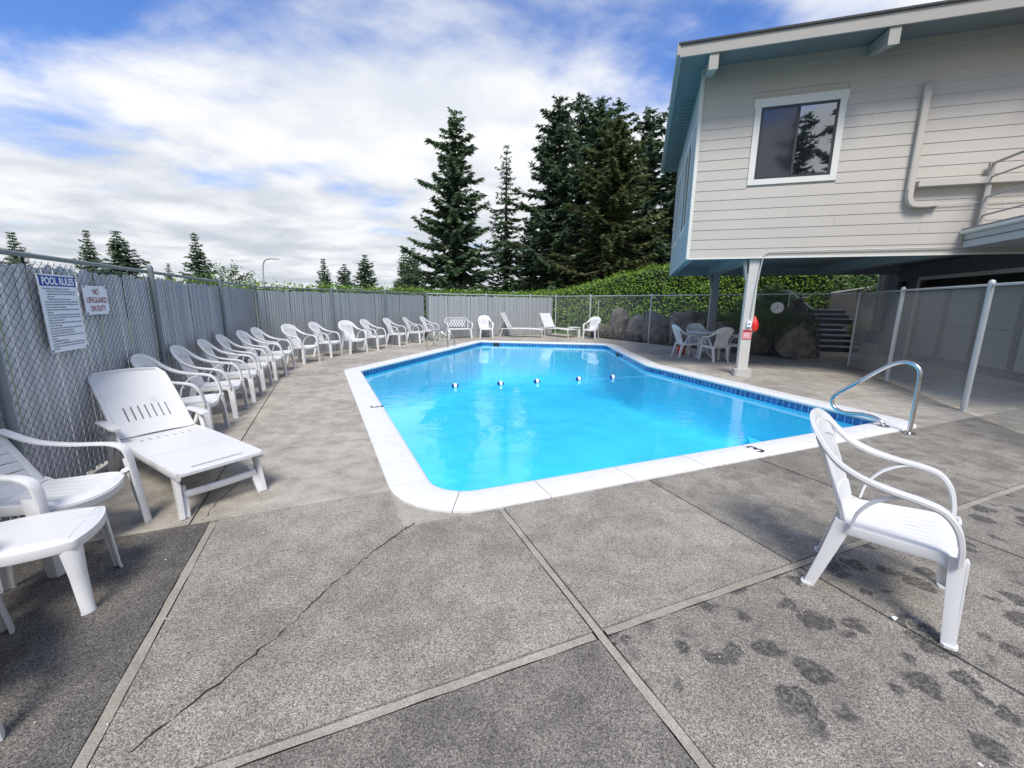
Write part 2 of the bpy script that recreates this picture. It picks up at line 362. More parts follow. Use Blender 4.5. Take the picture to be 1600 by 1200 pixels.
# ------------------------------------------------------------------ the plan of the place
A22 = rad(22.8); ga = V((math.cos(A22), math.sin(A22))); gb = V((-math.sin(A22), math.cos(A22))); X0 = V((.42, 1.66))
PA, PB, PC, PE, PF, PG = V((-.725, 2.57)), V((5.33, 5.11)), V((3.66, 10.25)), V((3.77, 15.63)), V((-1.42, 16.37)), V((-3.666, 8.907))
OUT = [(PA, .66), (PB, .38), (PC, .7), (PE, .75), (PF, .45), (PG, .32)]        # pool outline, counter-clockwise
FL = [V((-2.2, -.45)), V((-6.2, 10.2)), V((-3.5, 17.0)), V((2.1, 20.6)), V((5.3, 16.2)), V((8.5, 10.4)), V((5.55, 3.3))]
HC = V((3.69, 9.147)); HTH = rad(17); e1 = V((math.cos(HTH), -math.sin(HTH))); e2 = V((math.sin(HTH), math.cos(HTH)))
def hw(u, v): return HC + e1*u + e2*v
def rounded(poly, inset=0., seg=7):
    """outline with its corners rounded, moved inwards by inset"""
    n = len(poly); o = []; corners = []
    for i, (p, r) in enumerate(poly):
        a = (poly[i-1][0]-p).normalized(); b = (poly[(i+1) % n][0]-p).normalized()
        ang = math.acos(max(-1, min(1, a.dot(b)))); t = r/math.tan(ang/2)
        p0, p1 = p+a*t, p+b*t; cc = p + (a+b).normalized()*(r/math.sin(ang/2)); arc = []
        s0 = math.atan2(*(p0-cc).yx); s1 = math.atan2(*(p1-cc).yx); d = (s1-s0+math.pi) % (2*math.pi)-math.pi
        for k in range(seg+1):
            th = s0+d*k/seg; nrm = V((math.cos(th), math.sin(th))); q = cc+nrm*r
            convex = d > 0
            o.append(q - nrm*inset if convex else q + nrm*inset); arc.append(q)
        corners.append((p, arc))
    return o, corners
outer, corners = rounded(OUT); inner, _ = rounded(OUT, .34)
def resample(loop, step):
    o = []
    for a, b in zip(loop, loop[1:]+loop[:1]):
        k = max(1, int((b-a).length/step))
        for i in range(k): o.append(a+(b-a)*i/k)
    return o

# ------------------------------------------------------------------ terrain
def seg_dist(p, a, b):
    t = max(0, min(1, (p-a).dot(b-a)/(b-a).length_squared)); return (p-(a+(b-a)*t)).length
DECKPOLY = [V((-2.4, -6)), V((-6.3, 10.2)), V((-3.6, 17.2)), V((2.1, 20.9)), V((5.5, 16.4)), V((7.6, 12.4)), V((8.6, 13.3)), V((9.6, 14.5)), V((11.6, 15.0)), V((13.8, 13.6)), V((10.5, 3)), V((9, -6))]
def inside(p, poly):
    r = False
    for a, b in zip(poly, poly[1:]+poly[:1]):
        if (a.y > p.y) != (b.y > p.y) and p.x < (b.x-a.x)*(p.y-a.y)/(b.y-a.y)+a.x: r = not r
    return r
def terrain(x, y):
    p = V((x, y))
    if inside(p, DECKPOLY):
        d = min(seg_dist(p, a, b) for a, b in zip(DECKPOLY, DECKPOLY[1:]+DECKPOLY[:1]))
        return -.10 - min(3.2, d*2.6)
    dl = (p-V((2.1, 20.6))).dot(V((.85, .52)).normalized())       # beyond the bare wire fence the bank climbs
    side = max(0., min(1., (x-1.0)/5.))
    bank = max(0., min(1.3, (dl-.6)*.30))*side + max(0., min(2.2, (dl-7.5)*.28))*side
    q = p-HC; hu, hv = q.dot(e1), q.dot(e2)
    if 4.0 < hu < 9. and hv < 9.7: bank = min(bank, .0 if hv < 8.7 else .6)
    far = max(0, math.hypot(x, y)-28)
    h = bank - .12 - .05*min(far, 40)*max(0., min(1., (8-x)/10.))*.6
    return h + .12*noise.noise(V((x*.4, y*.4, 0)))*(1 if bank > .2 else .3)
xs = sorted(set([-900, -400, -200, -120, -80, -60, -45, -35] + [round(-28+.8*i, 2) for i in range(76)] + [36, 45, 60, 90, 150, 300, 900]))
ys = sorted(set([-900, -300, -120, -60, -30, -18] + [round(-10+.8*i, 2) for i in range(64)] + [45, 55, 70, 90, 130, 200, 400, 1200]))
tv = [(x, y, terrain(x, y)) for y in ys for x in xs]; W = len(xs)
tf = [(j*W+i, j*W+i+1, (j+1)*W+i+1, (j+1)*W+i) for j in range(len(ys)-1) for i in range(W-1)]
g = link('ground', fast_mesh('ground', tv, tf, 'field', True)); tag(g, kind='structure')
g.data.materials.append(MT['soil'])
for p in g.data.polygons:
    if p.center.z > .15 and p.center.x > 1: p.material_index = 1

# ------------------------------------------------------------------ pool deck: slabs split by joints
deck = empty('pool_deck', kind='structure')
bm = bmesh.new()
def loopedges(pts, z):
    vs_ = [bm.verts.new((p.x, p.y, z)) for p in pts]; return [bm.edges.new((a, b)) for a, b in zip(vs_, vs_[1:]+vs_[:1])]
mid = [o+(i-o)*.5 for o, i in zip(outer, inner)]
ee = loopedges([V((-2.4, -6)), V((9, -6)), V((11.5, 3)), V((13.7, 13)), V((11.6, 14.8)), V((9.5, 14.3)), V((7.9, 12.6)), V((5.5, 16.3)), V((2.1, 20.8)), V((-3.6, 17.1)), V((-6.3, 10.2))], -.03) + loopedges(mid, -.03)
bmesh.ops.triangle_fill(bm, edges=ee, use_beauty=True)
me = bpy.data.meshes.new('joint_bed'); bm.to_mesh(me); bm.free(); link('joint_bed', me, deck, 'bed')
def clip(poly, p, n, off=0.):
    """keep the side of the line through p where (q-p).n >= off"""
    o = []
    for a, b in zip(poly, poly[1:]+poly[:1]):
        da, db = (a-p).dot(n)-off, (b-p).dot(n)-off
        if da >= 0: o.append(a)
        if (da > 0 > db) or (da < 0 < db): o.append(a+(b-a)*(da/(da-db)))
    return o
def split(polys, p, d, gap):
    n = V((-d.y, d.x)); o = []
    for q in polys:
        for s in (1, -1):
            r = clip(q, p, n*s, gap/2)
            if len(r) > 2 and area(r) > .02: o.append(r)
    return o
def area(p): return abs(sum(a.x*b.y-b.x*a.y for a, b in zip(p, p[1:]+p[:1])))/2
def nrm(a, b): d = (b-a).normalized(); return V((d.y, -d.x))       # outward for a counter-clockwise outline
BIG = [V((-30, -6)), V((30, -6)), V((30, 40)), V((-30, 40))]
for a, b, sft in ((FL[0], FL[1], .10), (FL[1], FL[2], .10), (FL[2], FL[3], .12), (V((2.1, 20.6)), V((8.5, 10.4)), .15)):
    d = (b-a).normalized(); BIG = clip(BIG, a, V((d.y, -d.x)), -sft)
BIG = clip(BIG, V((10, 0)), V((-1, 0)))
slabs = []
nN, nL, nU, nF = nrm(PA, PB), nrm(PG, PA), nrm(PF, PG), nrm(PE, PF)
near = [clip(BIG, PA, nN)]; rest = clip(BIG, PA, -nN)
gapw = .052
near = split(near, X0, ga, gapw); near = split(near, X0-gb*1.36, ga, .014)
for s in (-1.9, 0): near = split(near, X0+ga*s, gb, gapw)
for s in (-3.4, 1.375, 2.74, 4.1, 5.46, 6.8, 8.2): near = split(near, X0+ga*s, gb, .016)
slabs += [(q, 'near') for q in near]
left = clip(rest, PA, nL); rest = clip(rest, PA, -nL)
nb = V((-1.02, 3.09)); dn = V((math.cos(rad(24.5)), math.sin(rad(24.5)))); nn = V((-dn.y, dn.x))
slabs += [(q, 'corner') for q in split([clip(left, nb, -nn, .004)], X0+ga*-1.9, gb, gapw)]
left = clip(left, nb, nn, .004)
dl = (PG-PA).normalized(); lw = split([left], V((-3.22, 4.96)), V((-.40, .917)), .012)
for k in range(1, 7): lw = split(lw, nb+dl*(1.42*k), V((-dl.y, dl.x)), .012)
slabs += [(q, 'walk') for q in lw]
def region(poly, a, b, par, step, first):
    d = (b-a).normalized(); n = nrm(a, b); q = split([poly], a+n*par, d, .014)
    k = first
    while k < 14: q = split(q, a+d*k, n, .012); k += step
    return [(x, 'walk') for x in q]
lu = clip(rest, PF, nU); rest = clip(rest, PF, -nU); slabs += region(lu, PF, PG, 1.15, 1.5, .2)
fa = clip(rest, PE, nF); rest = clip(rest, PE, -nF); slabs += region(fa, PE, PF, 1.4, 1.5, -.9)
n1_, n2_ = nrm(PB, PC), nrm(PC, PE)
rw = clip(clip(rest, PB, n1_), PC, n2_); slabs += region(rw, PB, PC, 1.6, 1.55, .6)
pat = [V((8.0, 11.3)), V((11.4, 5.9)), V((13.6, 12.6)), V((11.6, 14.6)), V((9.6, 14.1)), V((8.5, 12.9))]
d0 = (V((2.1, 20.6))-V((8.5, 10.4))).normalized(); pat = clip(pat, V((8.5, 10.4)), V((d0.y, -d0.x)), .16)
slabs += [(q, 'walk') for q in split(split([pat], hw(5, 3), e1, .012), hw(5, 3), e2, .012)]
for q, kind in slabs:
    cen = sum(q, V((0, 0)))/len(q); rel = cen-X0; s_, t_ = rel.dot(ga), rel.dot(gb); m = 'cement'
    if kind == 'near':
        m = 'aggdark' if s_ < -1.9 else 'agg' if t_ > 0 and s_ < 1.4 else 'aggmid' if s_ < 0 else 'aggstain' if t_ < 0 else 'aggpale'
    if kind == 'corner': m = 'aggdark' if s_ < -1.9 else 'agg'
    b = MB(); dz = random.uniform(-.002, .001)
    b.prism(q, -.12, dz); b.obj('slab', m, deck, False)
def strip(a, b, wd, z, m, name, nseg=9, jit=.003, parent=None):
    d = (b-a).normalized(); n = V((-d.y, d.x)); k = max(2, int((b-a).length*nseg)); v = []; f = []
    for i in range(k+1):
        p = a+(b-a)*(i/k); w1, w2 = wd/2+random.uniform(-jit, jit), wd/2+random.uniform(-jit, jit)
        v += [(*(p+n*w1), z), (*(p-n*w2), z)]
    f = [(2*i, 2*i+1, 2*i+3, 2*i+2) for i in range(k)]
    mb = MB(); mb.v = v; mb.f = f; return mb.obj(name, m, parent or deck, False)
strip(X0-gb*2.2, X0+gb*1.34, .040, -.0035, 'mortar', 'mortar_strip')
strip(X0-ga*3.6, X0-ga*.03, .036, -.005, 'mortar', 'mortar_strip'); strip(X0+ga*.03, X0+ga*7, .040, -.003, 'mortar', 'mortar_strip')
strip(X0+ga*-1.9-gb*2.4, X0+ga*-1.9+gb*1.82, .042, -.003, 'mortar', 'mortar_strip')
for c, arc in corners:                                             # cement patches fill the deck round the coping's corners
    mb = MB(); mb.add([(c.x, c.y, -.004)] + [(p.x, p.y, -.004) for p in arc], [(0, i+1, i+2) for i in range(len(arc)-1)]); mb.obj('cement_patch', 'mortar', deck, False)
def crackline(pts, wd):
    v = []; f = []
    P = [V(p) for p in pts]; Q = []
    for a, b in zip(P, P[1:]):
        k = max(2, int((b-a).length/.035))
        for i in range(k):
            Q.append(a+(b-a)*i/k + V((random.gauss(0, .006), random.gauss(0, .006))))
    for i in range(len(Q)-1):
        d = (Q[i+1]-Q[i]).normalized(); n = V((-d.y, d.x)); h = wd*random.choice((.12, .35, .6, .8, 1., 1.15))/2
        v += [(*(Q[i]+n*h), .0022), (*(Q[i]-n*h), .0022)]
    f = [(2*i, 2*i+1, 2*i+3, 2*i+2) for i in range(len(v)//2-1)]
    mb = MB(); mb.v = v; mb.f = f; mb.obj('crack', 'crack', deck, False)
crackline([(-.66, 2.62), (-.80, 2.35), (-.98, 1.92), (-1.02, 1.72), (-1.14, 1.42), (-1.24, 1.2), (-1.3, 1.05)], .008)
crackline([(-2.12, 2.62), (-2.2, 2.85), (-2.27, 3.2), (-2.42, 3.5)], .006)
crackline([(-4.4, 9.4), (-3.9, 11.6)], .01); crackline([(7.3, 8.1), (6.2, 8.3), (5.3, 8.55)], .006); crackline([(4.9, 5.6), (5.6, 5.5), (6.4, 5.7)], .006)

# ------------------------------------------------------------------ swimming pool
pool = empty('swimming_pool', (0, 0, 0), 0, 'swimming pool with white coping, blue tile band and bright blue water', 'pool')
ro, ri = resample(outer, .16), None
def normals(loop):
    o = []
    for i, p in enumerate(loop):
        d = (loop[(i+1) % len(loop)]-loop[i-1]).normalized(); o.append(V((-d.y, d.x)))     # inwards for ccw
    return o
nin = normals(ro); L = len(ro)
prof = [(0, -.10), (0, .012), (.012, .018), (.30, .018), (.325, .012), (.338, -.004), (.340, -.022), (.33, -.04), (.31, -.045), (.31, -.10)]
def copstone(i0, i1, shrink):
    v = []; f = []; k = len(prof); idx = list(range(i0, i1+1))
    for n_, i in enumerate(idx):
        p = ro[i % L]; q = nin[i % L]
        if n_ == 0: p = p+(ro[(i+1) % L]-p)*shrink
        if n_ == len(idx)-1: p = p+(ro[(i-1) % L]-p)*shrink
        for a, z in prof: v.append((p.x+q.x*a, p.y+q.y*a, z))
    for j in range(len(idx)-1):
        for m in range(k): f.append((j*k+m, j*k+(m+1) % k, (j+1)*k+(m+1) % k, (j+1)*k+m))
    f += [tuple(range(k)), tuple((len(idx)-1)*k+m for m in reversed(range(k)))]
    mb = MB(); mb.v = v; mb.f = f; return mb.obj('coping_stone', 'coping', pool, True, 50)
i = 0
while i < L:
    j = min(L, i+5); 
    if L-j < 3: j = L
    copstone(i, j, .02); i = j
WZ = -.115
wallin = rounded(OUT, .325)[0]; rw_ = resample(wallin, .22)
def floor_z(p):
    t = max(0, min(1, (p.y-5.5)/8)); return -.95-.55*t
v = []; f = []; n = len(rw_)
cen = sum(rw_, V((0, 0)))/n
rings = [(1., lambda q: -.05), (1., lambda q: -.185), (.998, lambda q: floor_z(q)*.62), (.99, lambda q: floor_z(q)*.80), (.972, lambda q: floor_z(q)*.92), (.94, lambda q: floor_z(q)*.985), (.9, floor_z), (.7, floor_z), (.45, floor_z), (.2, floor_z)]
for k, fz in rings:
    for p in rw_: q = cen+(p-cen)*k; v.append((q.x, q.y, fz(q)))
for r in range(len(rings)-1):
    for i in range(n): j = (i+1) % n; f.append((r*n+i, r*n+j, (r+1)*n+j, (r+1)*n+i))
f.append(tuple((len(rings)-1)*n+i for i in range(n)))
mb = MB(); mb.v = v; mb.f = f; mb.obj('basin', 'basin', pool, True, 40)
mb = MB(); mb.add([(p.x, p.y, WZ) for p in rw_], [tuple(range(n))]); wat = mb.obj('water', 'water', None, False); tag(wat, kind='structure')
tin = rounded(OUT, .322)[0]                                        # tile band: squares stand 6 mm proud of the grout
tl = []; acc = 0
tp = []
for a, b in zip(tin, tin[1:]+tin[:1]):
    ln = (b-a).length; k = max(1, round(ln/.108))
    if ln < .02: continue
    for q in range(k): tp.append((a+(b-a)*q/k, a+(b-a)*(q+1)/k))
tmesh = MB().box(-.05, .05, -.006, .004, -.148, -.05).mesh('tile', 'tile', False); tmesh_w = MB().box(-.05, .05, -.006, .004, -.148, -.05).mesh('depth_tile', 'tilew', False)
bandrest = MB(); marks = [(3.72, 8.55), (3.63, 8.8), (2.0, 15.3), (2.12, 15.3), (-2.85, 11.0), (-2.8, 11.15), (-2.0, 13.8)]
for a, b in tp:
    m_ = (a+b)/2; d = (b-a); az = math.atan2(d.y, d.x); seen = (m_-PG).dot(nU*-1) < .9 or m_.y > 14 or m_.x > 2.6 and m_.y > 5.4
    white = any((m_-V(q)).length < .085 for q in marks)
    if seen:
        o = link('depth_tile' if white else 'tile', tmesh_w if white else tmesh, pool); o.location = (m_.x, m_.y, 0); o.rotation_euler = (0, 0, az); o.scale = (d.length/.108, 1, 1)
        if white:
            mk = MB(); pr = [(.030+.004*math.cos(t), .004*math.sin(t)) for t in np.linspace(0, 2*math.pi, 7)[:-1]]
            mk.tube([(.030*math.cos(t), .0075, -.10+.030*math.sin(t)) for t in np.linspace(0, 2*math.pi, 17)[:-1]], .005, 5, closed=True)
            mk.obj('round_mark', 'ink', o, False)
    else:
        R2 = Matrix.Rotation(az, 2); q = [R2 @ V(c) for c in ((-.05, -.004), (.05, -.004), (.05, .006), (-.05, .006))]; bandrest.prism([m_+x for x in q], -.148, -.05)
tag(bandrest.obj('tile_band', 'tile', pool, False), kind='stuff')
mb = MB()
rg = resample(rounded(OUT, .3235)[0], .3); n = len(rg)
mb.add([(p.x, p.y, z) for p in rg for z in (-.046, -.16)], [(2*i, 2*((i+1) % n), 2*((i+1) % n)+1, 2*i+1) for i in range(n)]); mb.obj('grout', 'grout', pool, False)
sk = MB().box(-.12, .12, -.02, .012, -.15, -.055).mesh('skimmer_slot', 'black', False)
for px_, py_, az in ((-.62, 15.92, math.atan2(.74, -5.19)+math.pi), (3.33, 13.1, rad(91))):
    o = link('skimmer_slot', sk, pool); o.location = (px_, py_, 0); o.rotation_euler = (0, 0, az)
near_d = (PB-PA).normalized(); near_n = V((-near_d.y, near_d.x)); right_d = (PC-PB).normalized(); right_n = V((-right_d.y, right_d.x))
for k in range(1):                                                 # entry steps in the pointed corner
    base = PB + (near_n*.36+right_n*.36)*1.08
    a = base - near_d*(1.2+.33*(2-k)) ; b_ = base + right_d*(1.2+.33*(2-k))
    mb = MB(); mb.prism([base, b_, a], -1.2, -.82); mb.obj('entry_step', 'basin', pool, False)
def mark3(p, az, size):
    me = text_mesh('3', size, 'black', 'CENTER', None, .004); o = link('depth_number', me, pool); o.location = (p[0], p[1], .0195); o.rotation_euler = (0, 0, az)
mark3((2.59, 4.05), A22, .25); mark3((-2.00, 5.70), math.atan2(-dl.x, dl.y)-math.pi/2, .25)

# ------------------------------------------------------------------ float line across the pool
fl = empty('float_line', (0, 0, 0), 0, 'rope with five blue and white floats across the pool', 'float line')
ra, rb = V((-2.75, 7.23)), V((3.55, 9.42))
fp = [V((-1.091, 7.788)), V((-.227, 8.06)), V((.51, 8.33)), V((1.413, 8.65)), V((2.19, 8.92))]
mb = MB(); mb.tube([(*p, WZ+.012) for p in [ra]+fp+[rb]], .0035, 5); mb.obj('rope', 'rope', fl)
fa_ = math.atan2(rb.y-ra.y, rb.x-ra.x)
def ball(r0, r1):
    pr = [(math.sin(t)*.052, -math.cos(t)*.068) for t in np.linspace(r0, r1, 7)]; return MB().lathe(pr, n=14)
fm1, fm2 = ball(.05, 1.15).mesh('float_end', 'bluep'), ball(1.15, 2.0).mesh('float_band', 'whitep'); fm3 = ball(2.0, 3.09).mesh('float_end', 'bluep')
for p in fp:
    for me_, nm in ((fm1, 'float_end'), (fm2, 'float_band'), (fm3, 'float_end')):
        o = link(nm, me_, fl); o.location = (p.x, p.y, WZ+.03); o.rotation_euler = (0, math.pi/2, fa_)

# ------------------------------------------------------------------ steel rails
hr = empty('handrail', (4.758, 4.766, 0), math.atan2(.92, -.40), 'bent stainless steel handrail over the near corner of the pool', 'handrail')
pts = bez([(0, 0, -.02), (0, 0, .38), (.005, 0, .70), (.04, 0, .80), (.13, 0, .845), (.24, 0, .825), (.38, 0, .73), (.62, 0, .51), (.80, 0, .35), (.875, 0, .235), (.83, 0, .125), (.70, 0, .09), (.50, 0, .115), (.36, 0, .105), (.275, 0, .06), (.255, 0, -.02)], 7)
mb = MB(); mb.sweep(pts, .046, .046, (0, 1, 0), 12, sq=1.); mb.obj('rail', 'steel', hr, True, 60)
for x, z in ((0, .003), (.255, .02)): MB().lathe([(.06, 0), (.06, .008), (.035, .02), (.026, .022)], (x, 0, z), 18).obj('base_flange', 'steel', hr)
ld = empty('pool_ladder', (-2.35, 13.85, 0), math.atan2(-.30, .95), 'small stainless ladder rails on far left pool edge', 'ladder')
for dy in (-.25, .25):
    pts = bez([(-.45, dy, -.02), (-.42, dy, .25), (-.30, dy, .50), (-.10, dy, .56), (.12, dy, .52), (.30, dy, .30), (.33, dy, .0), (.33, dy, -.9)], 6)
    mb = MB(); mb.sweep(pts, .04, .04, (0, 1, 0), 10, sq=1.); mb.obj('rail', 'steel', ld, True, 60)
for z in (-.3, -.6): MB().box(.28, .38, -.25, .25, z-.015, z+.015).obj('rung', 'whitep', ld, False)

# ------------------------------------------------------------------ fences
def chainlink(p0, p1, h, wd, r, z0=.03):
    d = (p1-p0); ln = d.length; d = d/ln; n = int(ln/(wd/2)); K = int((h-z0)/(wd/2))
    i = np.arange(n)[:, None]; k = np.arange(K+1)[None, :]
    s = (i + ((k+i) % 2))*wd/2*.98 + .01*wd; z = z0 + k*wd/2 + 0*i
    off = np.where(((k+i) % 2) == 0, 1, -1)*r*.9
    cx = p0.x + d.x*s - d.y*off; cy = p0.y + d.y*s + d.x*off
    ang = np.array([0, 2*math.pi/3, 4*math.pi/3]); ca, sa = np.cos(ang)*r, np.sin(ang)*r
    # ring lies in the plane of the fence's normal and its run: good enough for a thin wire
    vx = cx[..., None] + d.x*ca - d.y*sa; vy = cy[..., None] + d.y*ca + d.x*sa; vz = np.repeat(z[..., None], 3, 2)
    v = np.stack([vx, vy, vz], -1).reshape(-1, 3)
    b = (np.arange(n)[:, None]*(K+1)+np.arange(K)[None, :]).reshape(-1)*3
    f = np.concatenate([np.stack([b+q, b+(q+1) % 3, b+3+(q+1) % 3, b+3+q], 1) for q in range(3)])
    return v, f
def weave_front(p0, p1, h, wd, r, z0=.03):
    d = (p1-p0); ln = d.length; d = d/ln; n = int(ln/(wd/2)); K = int((h-z0)/(wd/2)); P = []
    i, k = np.meshgrid(np.arange(n), np.arange(K), indexing='ij'); m = ((k+i) % 2) == 0; i, k = i[m], k[m]
    ext = .18; sa, sb = (i-ext)*wd/2, (i+1+ext)*wd/2; za, zb = z0+(k-ext)*wd/2, z0+(k+1+ext)*wd/2
    vs_ = []
    for s_, z_, back in ((sa, za, .004), (sb, zb, .004)):
        for q in range(3):
            a = 2*math.pi*q/3+math.pi/2; o_ = math.sin(a)*r-back*0; c_ = math.cos(a)*r
            vs_.append(np.stack([p0.x+d.x*(s_+c_*.7)-d.y*o_, p0.y+d.y*(s_+c_*.7)+d.x*o_, z_-c_*.7], 1))
    v = np.stack(vs_, 1).reshape(-1, 3); b = np.arange(len(i))*6
    f = np.concatenate([np.stack([b+q, b+(q+1) % 3, b+3+(q+1) % 3, b+3+q], 1) for q in range(3)]); n0 = len(v); i2, k2 = np.meshgrid(np.arange(n), np.arange(K), indexing='ij'); m2 = ((k2+i2) % 2) == 1; i2, k2 = i2[m2], k2[m2]; vs_ = []; r2 = r*.62
    for s_, z_ in (((i2+1)*wd/2, z0+k2*wd/2), (i2*wd/2, z0+(k2+1)*wd/2)):      # the other diagonal dips behind the slat edges
        for q in range(3):
            a = 2*math.pi*q/3+math.pi/2; o_ = math.sin(a)*r2+.003; c_ = math.cos(a)*r2; vs_.append(np.stack([p0.x+d.x*(s_+c_*.7)-d.y*o_, p0.y+d.y*(s_+c_*.7)+d.x*o_, z_+c_*.7], 1))
    v2 = np.stack(vs_, 1).reshape(-1, 3); b = np.arange(len(i2))*6+n0
    f2 = np.concatenate([np.stack([b+q, b+(q+1) % 3, b+3+(q+1) % 3, b+3+q], 1) for q in range(3)])
    return np.concatenate([v, v2]), np.concatenate([f, f2])
def fence(name, pts, posts, label, group, slats, wd, wire_m, post_m, rail_m, h=1.8, wr=.0018, pr=.03, slat_m='slat', side=1, wside=-1):
    root = empty(name, (pts[0].x, pts[0].y, 0), 0, label, 'fence', group); o0 = pts[0]
    V_, F_ = [], []; n0 = 0
    for a, b in zip(pts, pts[1:]):
        d_ = (b-a).normalized(); sh = V((-d_.y, d_.x))*(.011*wside if slats else 0); v, f = (weave_front if slats else chainlink)(a-o0+sh, b-o0+sh, h-.02, wd, wr); V_.append(v); F_.append(f+n0); n0 += len(v)
    tag(link('chain_link_mesh', fast_mesh('chain_link_mesh', np.concatenate(V_), np.concatenate(F_), wire_m), root), kind='stuff')
    for a, b in zip(pts, pts[1:]):
        mb = MB(); mb.tube([(*(a-o0), h), (*(b-o0), h)], .019, 10); mb.obj('top_rail', rail_m, root)
        if slats:
            d = (b-a).normalized(); n = V((-d.y, d.x)); k = int((b-a).length/wd); az = math.atan2(d.y, d.x)
            sm = MB(); cw = wd*.445
            sm.add([(-cw, .004, .02), (0, -.006, .02), (cw, .004, .02), (-cw, .004, h-.075), (0, -.006, h-.075), (cw, .004, h-.075),
                    (-cw, .007, .02), (cw, .007, .02), (-cw, .007, h-.075), (cw, .007, h-.075)], [(0, 1, 4, 3), (1, 2, 5, 4), (7, 6, 8, 9), (3, 4, 5, 9, 8), (6, 7, 2, 1, 0), (0, 3, 8, 6), (2, 7, 9, 5)])
            me_ = sm.mesh('slat', slat_m, False)
            for i in range(k):
                p = a-o0+d*(wd*(i+.5)*.98+.01*wd); o = link('slat', me_, root); o.location = (p.x, p.y, random.choice((0, 0, 0, .01, -.008, -.02, .02, random.uniform(-.04, .025)))); o.rotation_euler = (random.gauss(0, .002), random.gauss(0, .004), az + random.gauss(0, .03) + (math.pi if side < 0 else 0))
    for p in posts:
        q = p-o0; mb = MB(); mb.tube([(q.x, q.y, -.1), (q.x, q.y, h+.035)], pr, 12); po = mb.obj('post', post_m, root)
        MB().lathe([(pr*1.12, 0), (pr*1.12, .02), (pr*.8, .045), (.005, .055)], (q.x, q.y, h+.02), 12).obj('post_cap', post_m, po)
        for z in (.35, .85, 1.35): 
            MB().lathe([(pr*1.15, 0), (pr*1.15, .012)], (q.x, q.y, z), 12).obj('tie_wire', rail_m, po)
    return root
dL = (FL[0]-FL[1]).normalized(); nLf = V((-dL.y, dL.x))            # nLf points at the pool
off = nLf*.045
fenceL = fence('slatted_fence', [FL[0], FL[1]], [FL[1]+dL*s+off*(1 if s else 0) for s in (0, 2.98, 5.66, 8.1, 10.6)], 'long slatted chain link fence on the left carrying the pool rules sign', 'slatted fences', True, .072, 'wired', 'galvd', 'galvd', pr=.027, wr=.0022)
d2 = (FL[2]-FL[1]).normalized(); n2f = V((d2.y, -d2.x))*.045
fence('slatted_fence', [FL[1]+d2*.04, FL[2]], [FL[1]+d2*s+n2f for s in (2.35, 4.75)]+[FL[2]+n2f], 'slatted chain link fence behind the middle row of white armchairs', 'slatted fences', True, .072, 'wire2', 'galvd', 'galvd', slat_m='slat2', wr=.0026)
d3 = (FL[3]-FL[2]).normalized(); n3f = V((d3.y, -d3.x))*.045
fence('slatted_fence', [FL[2]+d3*.04, FL[3]], [FL[2]+d3*s+n3f for s in (2.75, 5.1)], 'slatted chain link fence at the far end behind the lattice bench', 'slatted fences', True, .072, 'wire2', 'galv', 'galv', slat_m='slat2', wr=.0026)
fence('wire_fence', [FL[3], FL[4], FL[5]], [FL[3], FL[3]+(FL[4]-FL[3])*.42, FL[4], FL[4]+(FL[5]-FL[4])*.42, FL[5]], 'open chain link fence in front of the boulders and hedge', 'open wire fences', False, .047, 'wire', 'galv', 'galv', wr=.0011)
fence('wire_fence', [FL[5], FL[6]], [FL[5]+(FL[6]-FL[5])*.29, FL[5]+(FL[6]-FL[5])*.63, FL[5]+(FL[6]-FL[5])*.98], 'open chain link fence at right in front of the dark lower storey', 'open wire fences', False, .047, 'wire', 'galv', 'galv', wr=.0017, pr=.036)

# ------------------------------------------------------------------ signs on the left fence
def sign_frame(s, z, offn=.052):
    p = FL[1]+dL*s+nLf*offn; o = V((p.x, p.y, z)); return o
saz = math.atan2(-dL.y, -dL.x)                                     # sign's x axis runs away from the camera
def sign(name, label, s_left, z_top, wd, ht, tilt=0.):
    r = empty(name, sign_frame(s_left, z_top), saz, label, 'sign'); r.rotation_euler = (0, tilt, saz)
    mb = MB(); mb.box(0, wd, -.003, .003, -ht, 0); mb.obj('panel', 'signw', r, False)
    for x, z in ((.012, -.012), (wd-.012, -.012), (.012, -ht+.012), (wd-.012, -ht+.012)):
        b = MB().lathe([(.007, 0), (.007, .004), (.003, .007)], n=8).obj('fixing', 'black', r); b.location = (x, -.003, z); b.rotation_euler = (math.pi/2, 0, 0)
    return r
def put_text(r, txt, x, z, size, m, align='LEFT', width=None, bold=0., name='lettering', maxw=None):
    me = text_mesh(txt, size, m, align, width, bold); 
    if maxw and len(me.vertices):
        w_ = max(v.co.x for v in me.vertices)-min(v.co.x for v in me.vertices)
        if w_ > maxw:
            for v in me.vertices: v.co.x *= maxw/w_
    o = link(name, me, r); o.location = (x, -.0052, z); o.rotation_euler = (math.pi/2, 0, 0)
sg = sign('pool_rules_sign', 'tall white pool rules sign with blue header on the left fence', 7.585, 1.672, .456, .588)
MB().box(.012, .444, -.0042, -.003, -.088, -.012).obj('header_band', 'blue', sg, False)
put_text(sg, 'POOL RULES', .228, -.075, .075, 'signw', 'CENTER', .385, .003)
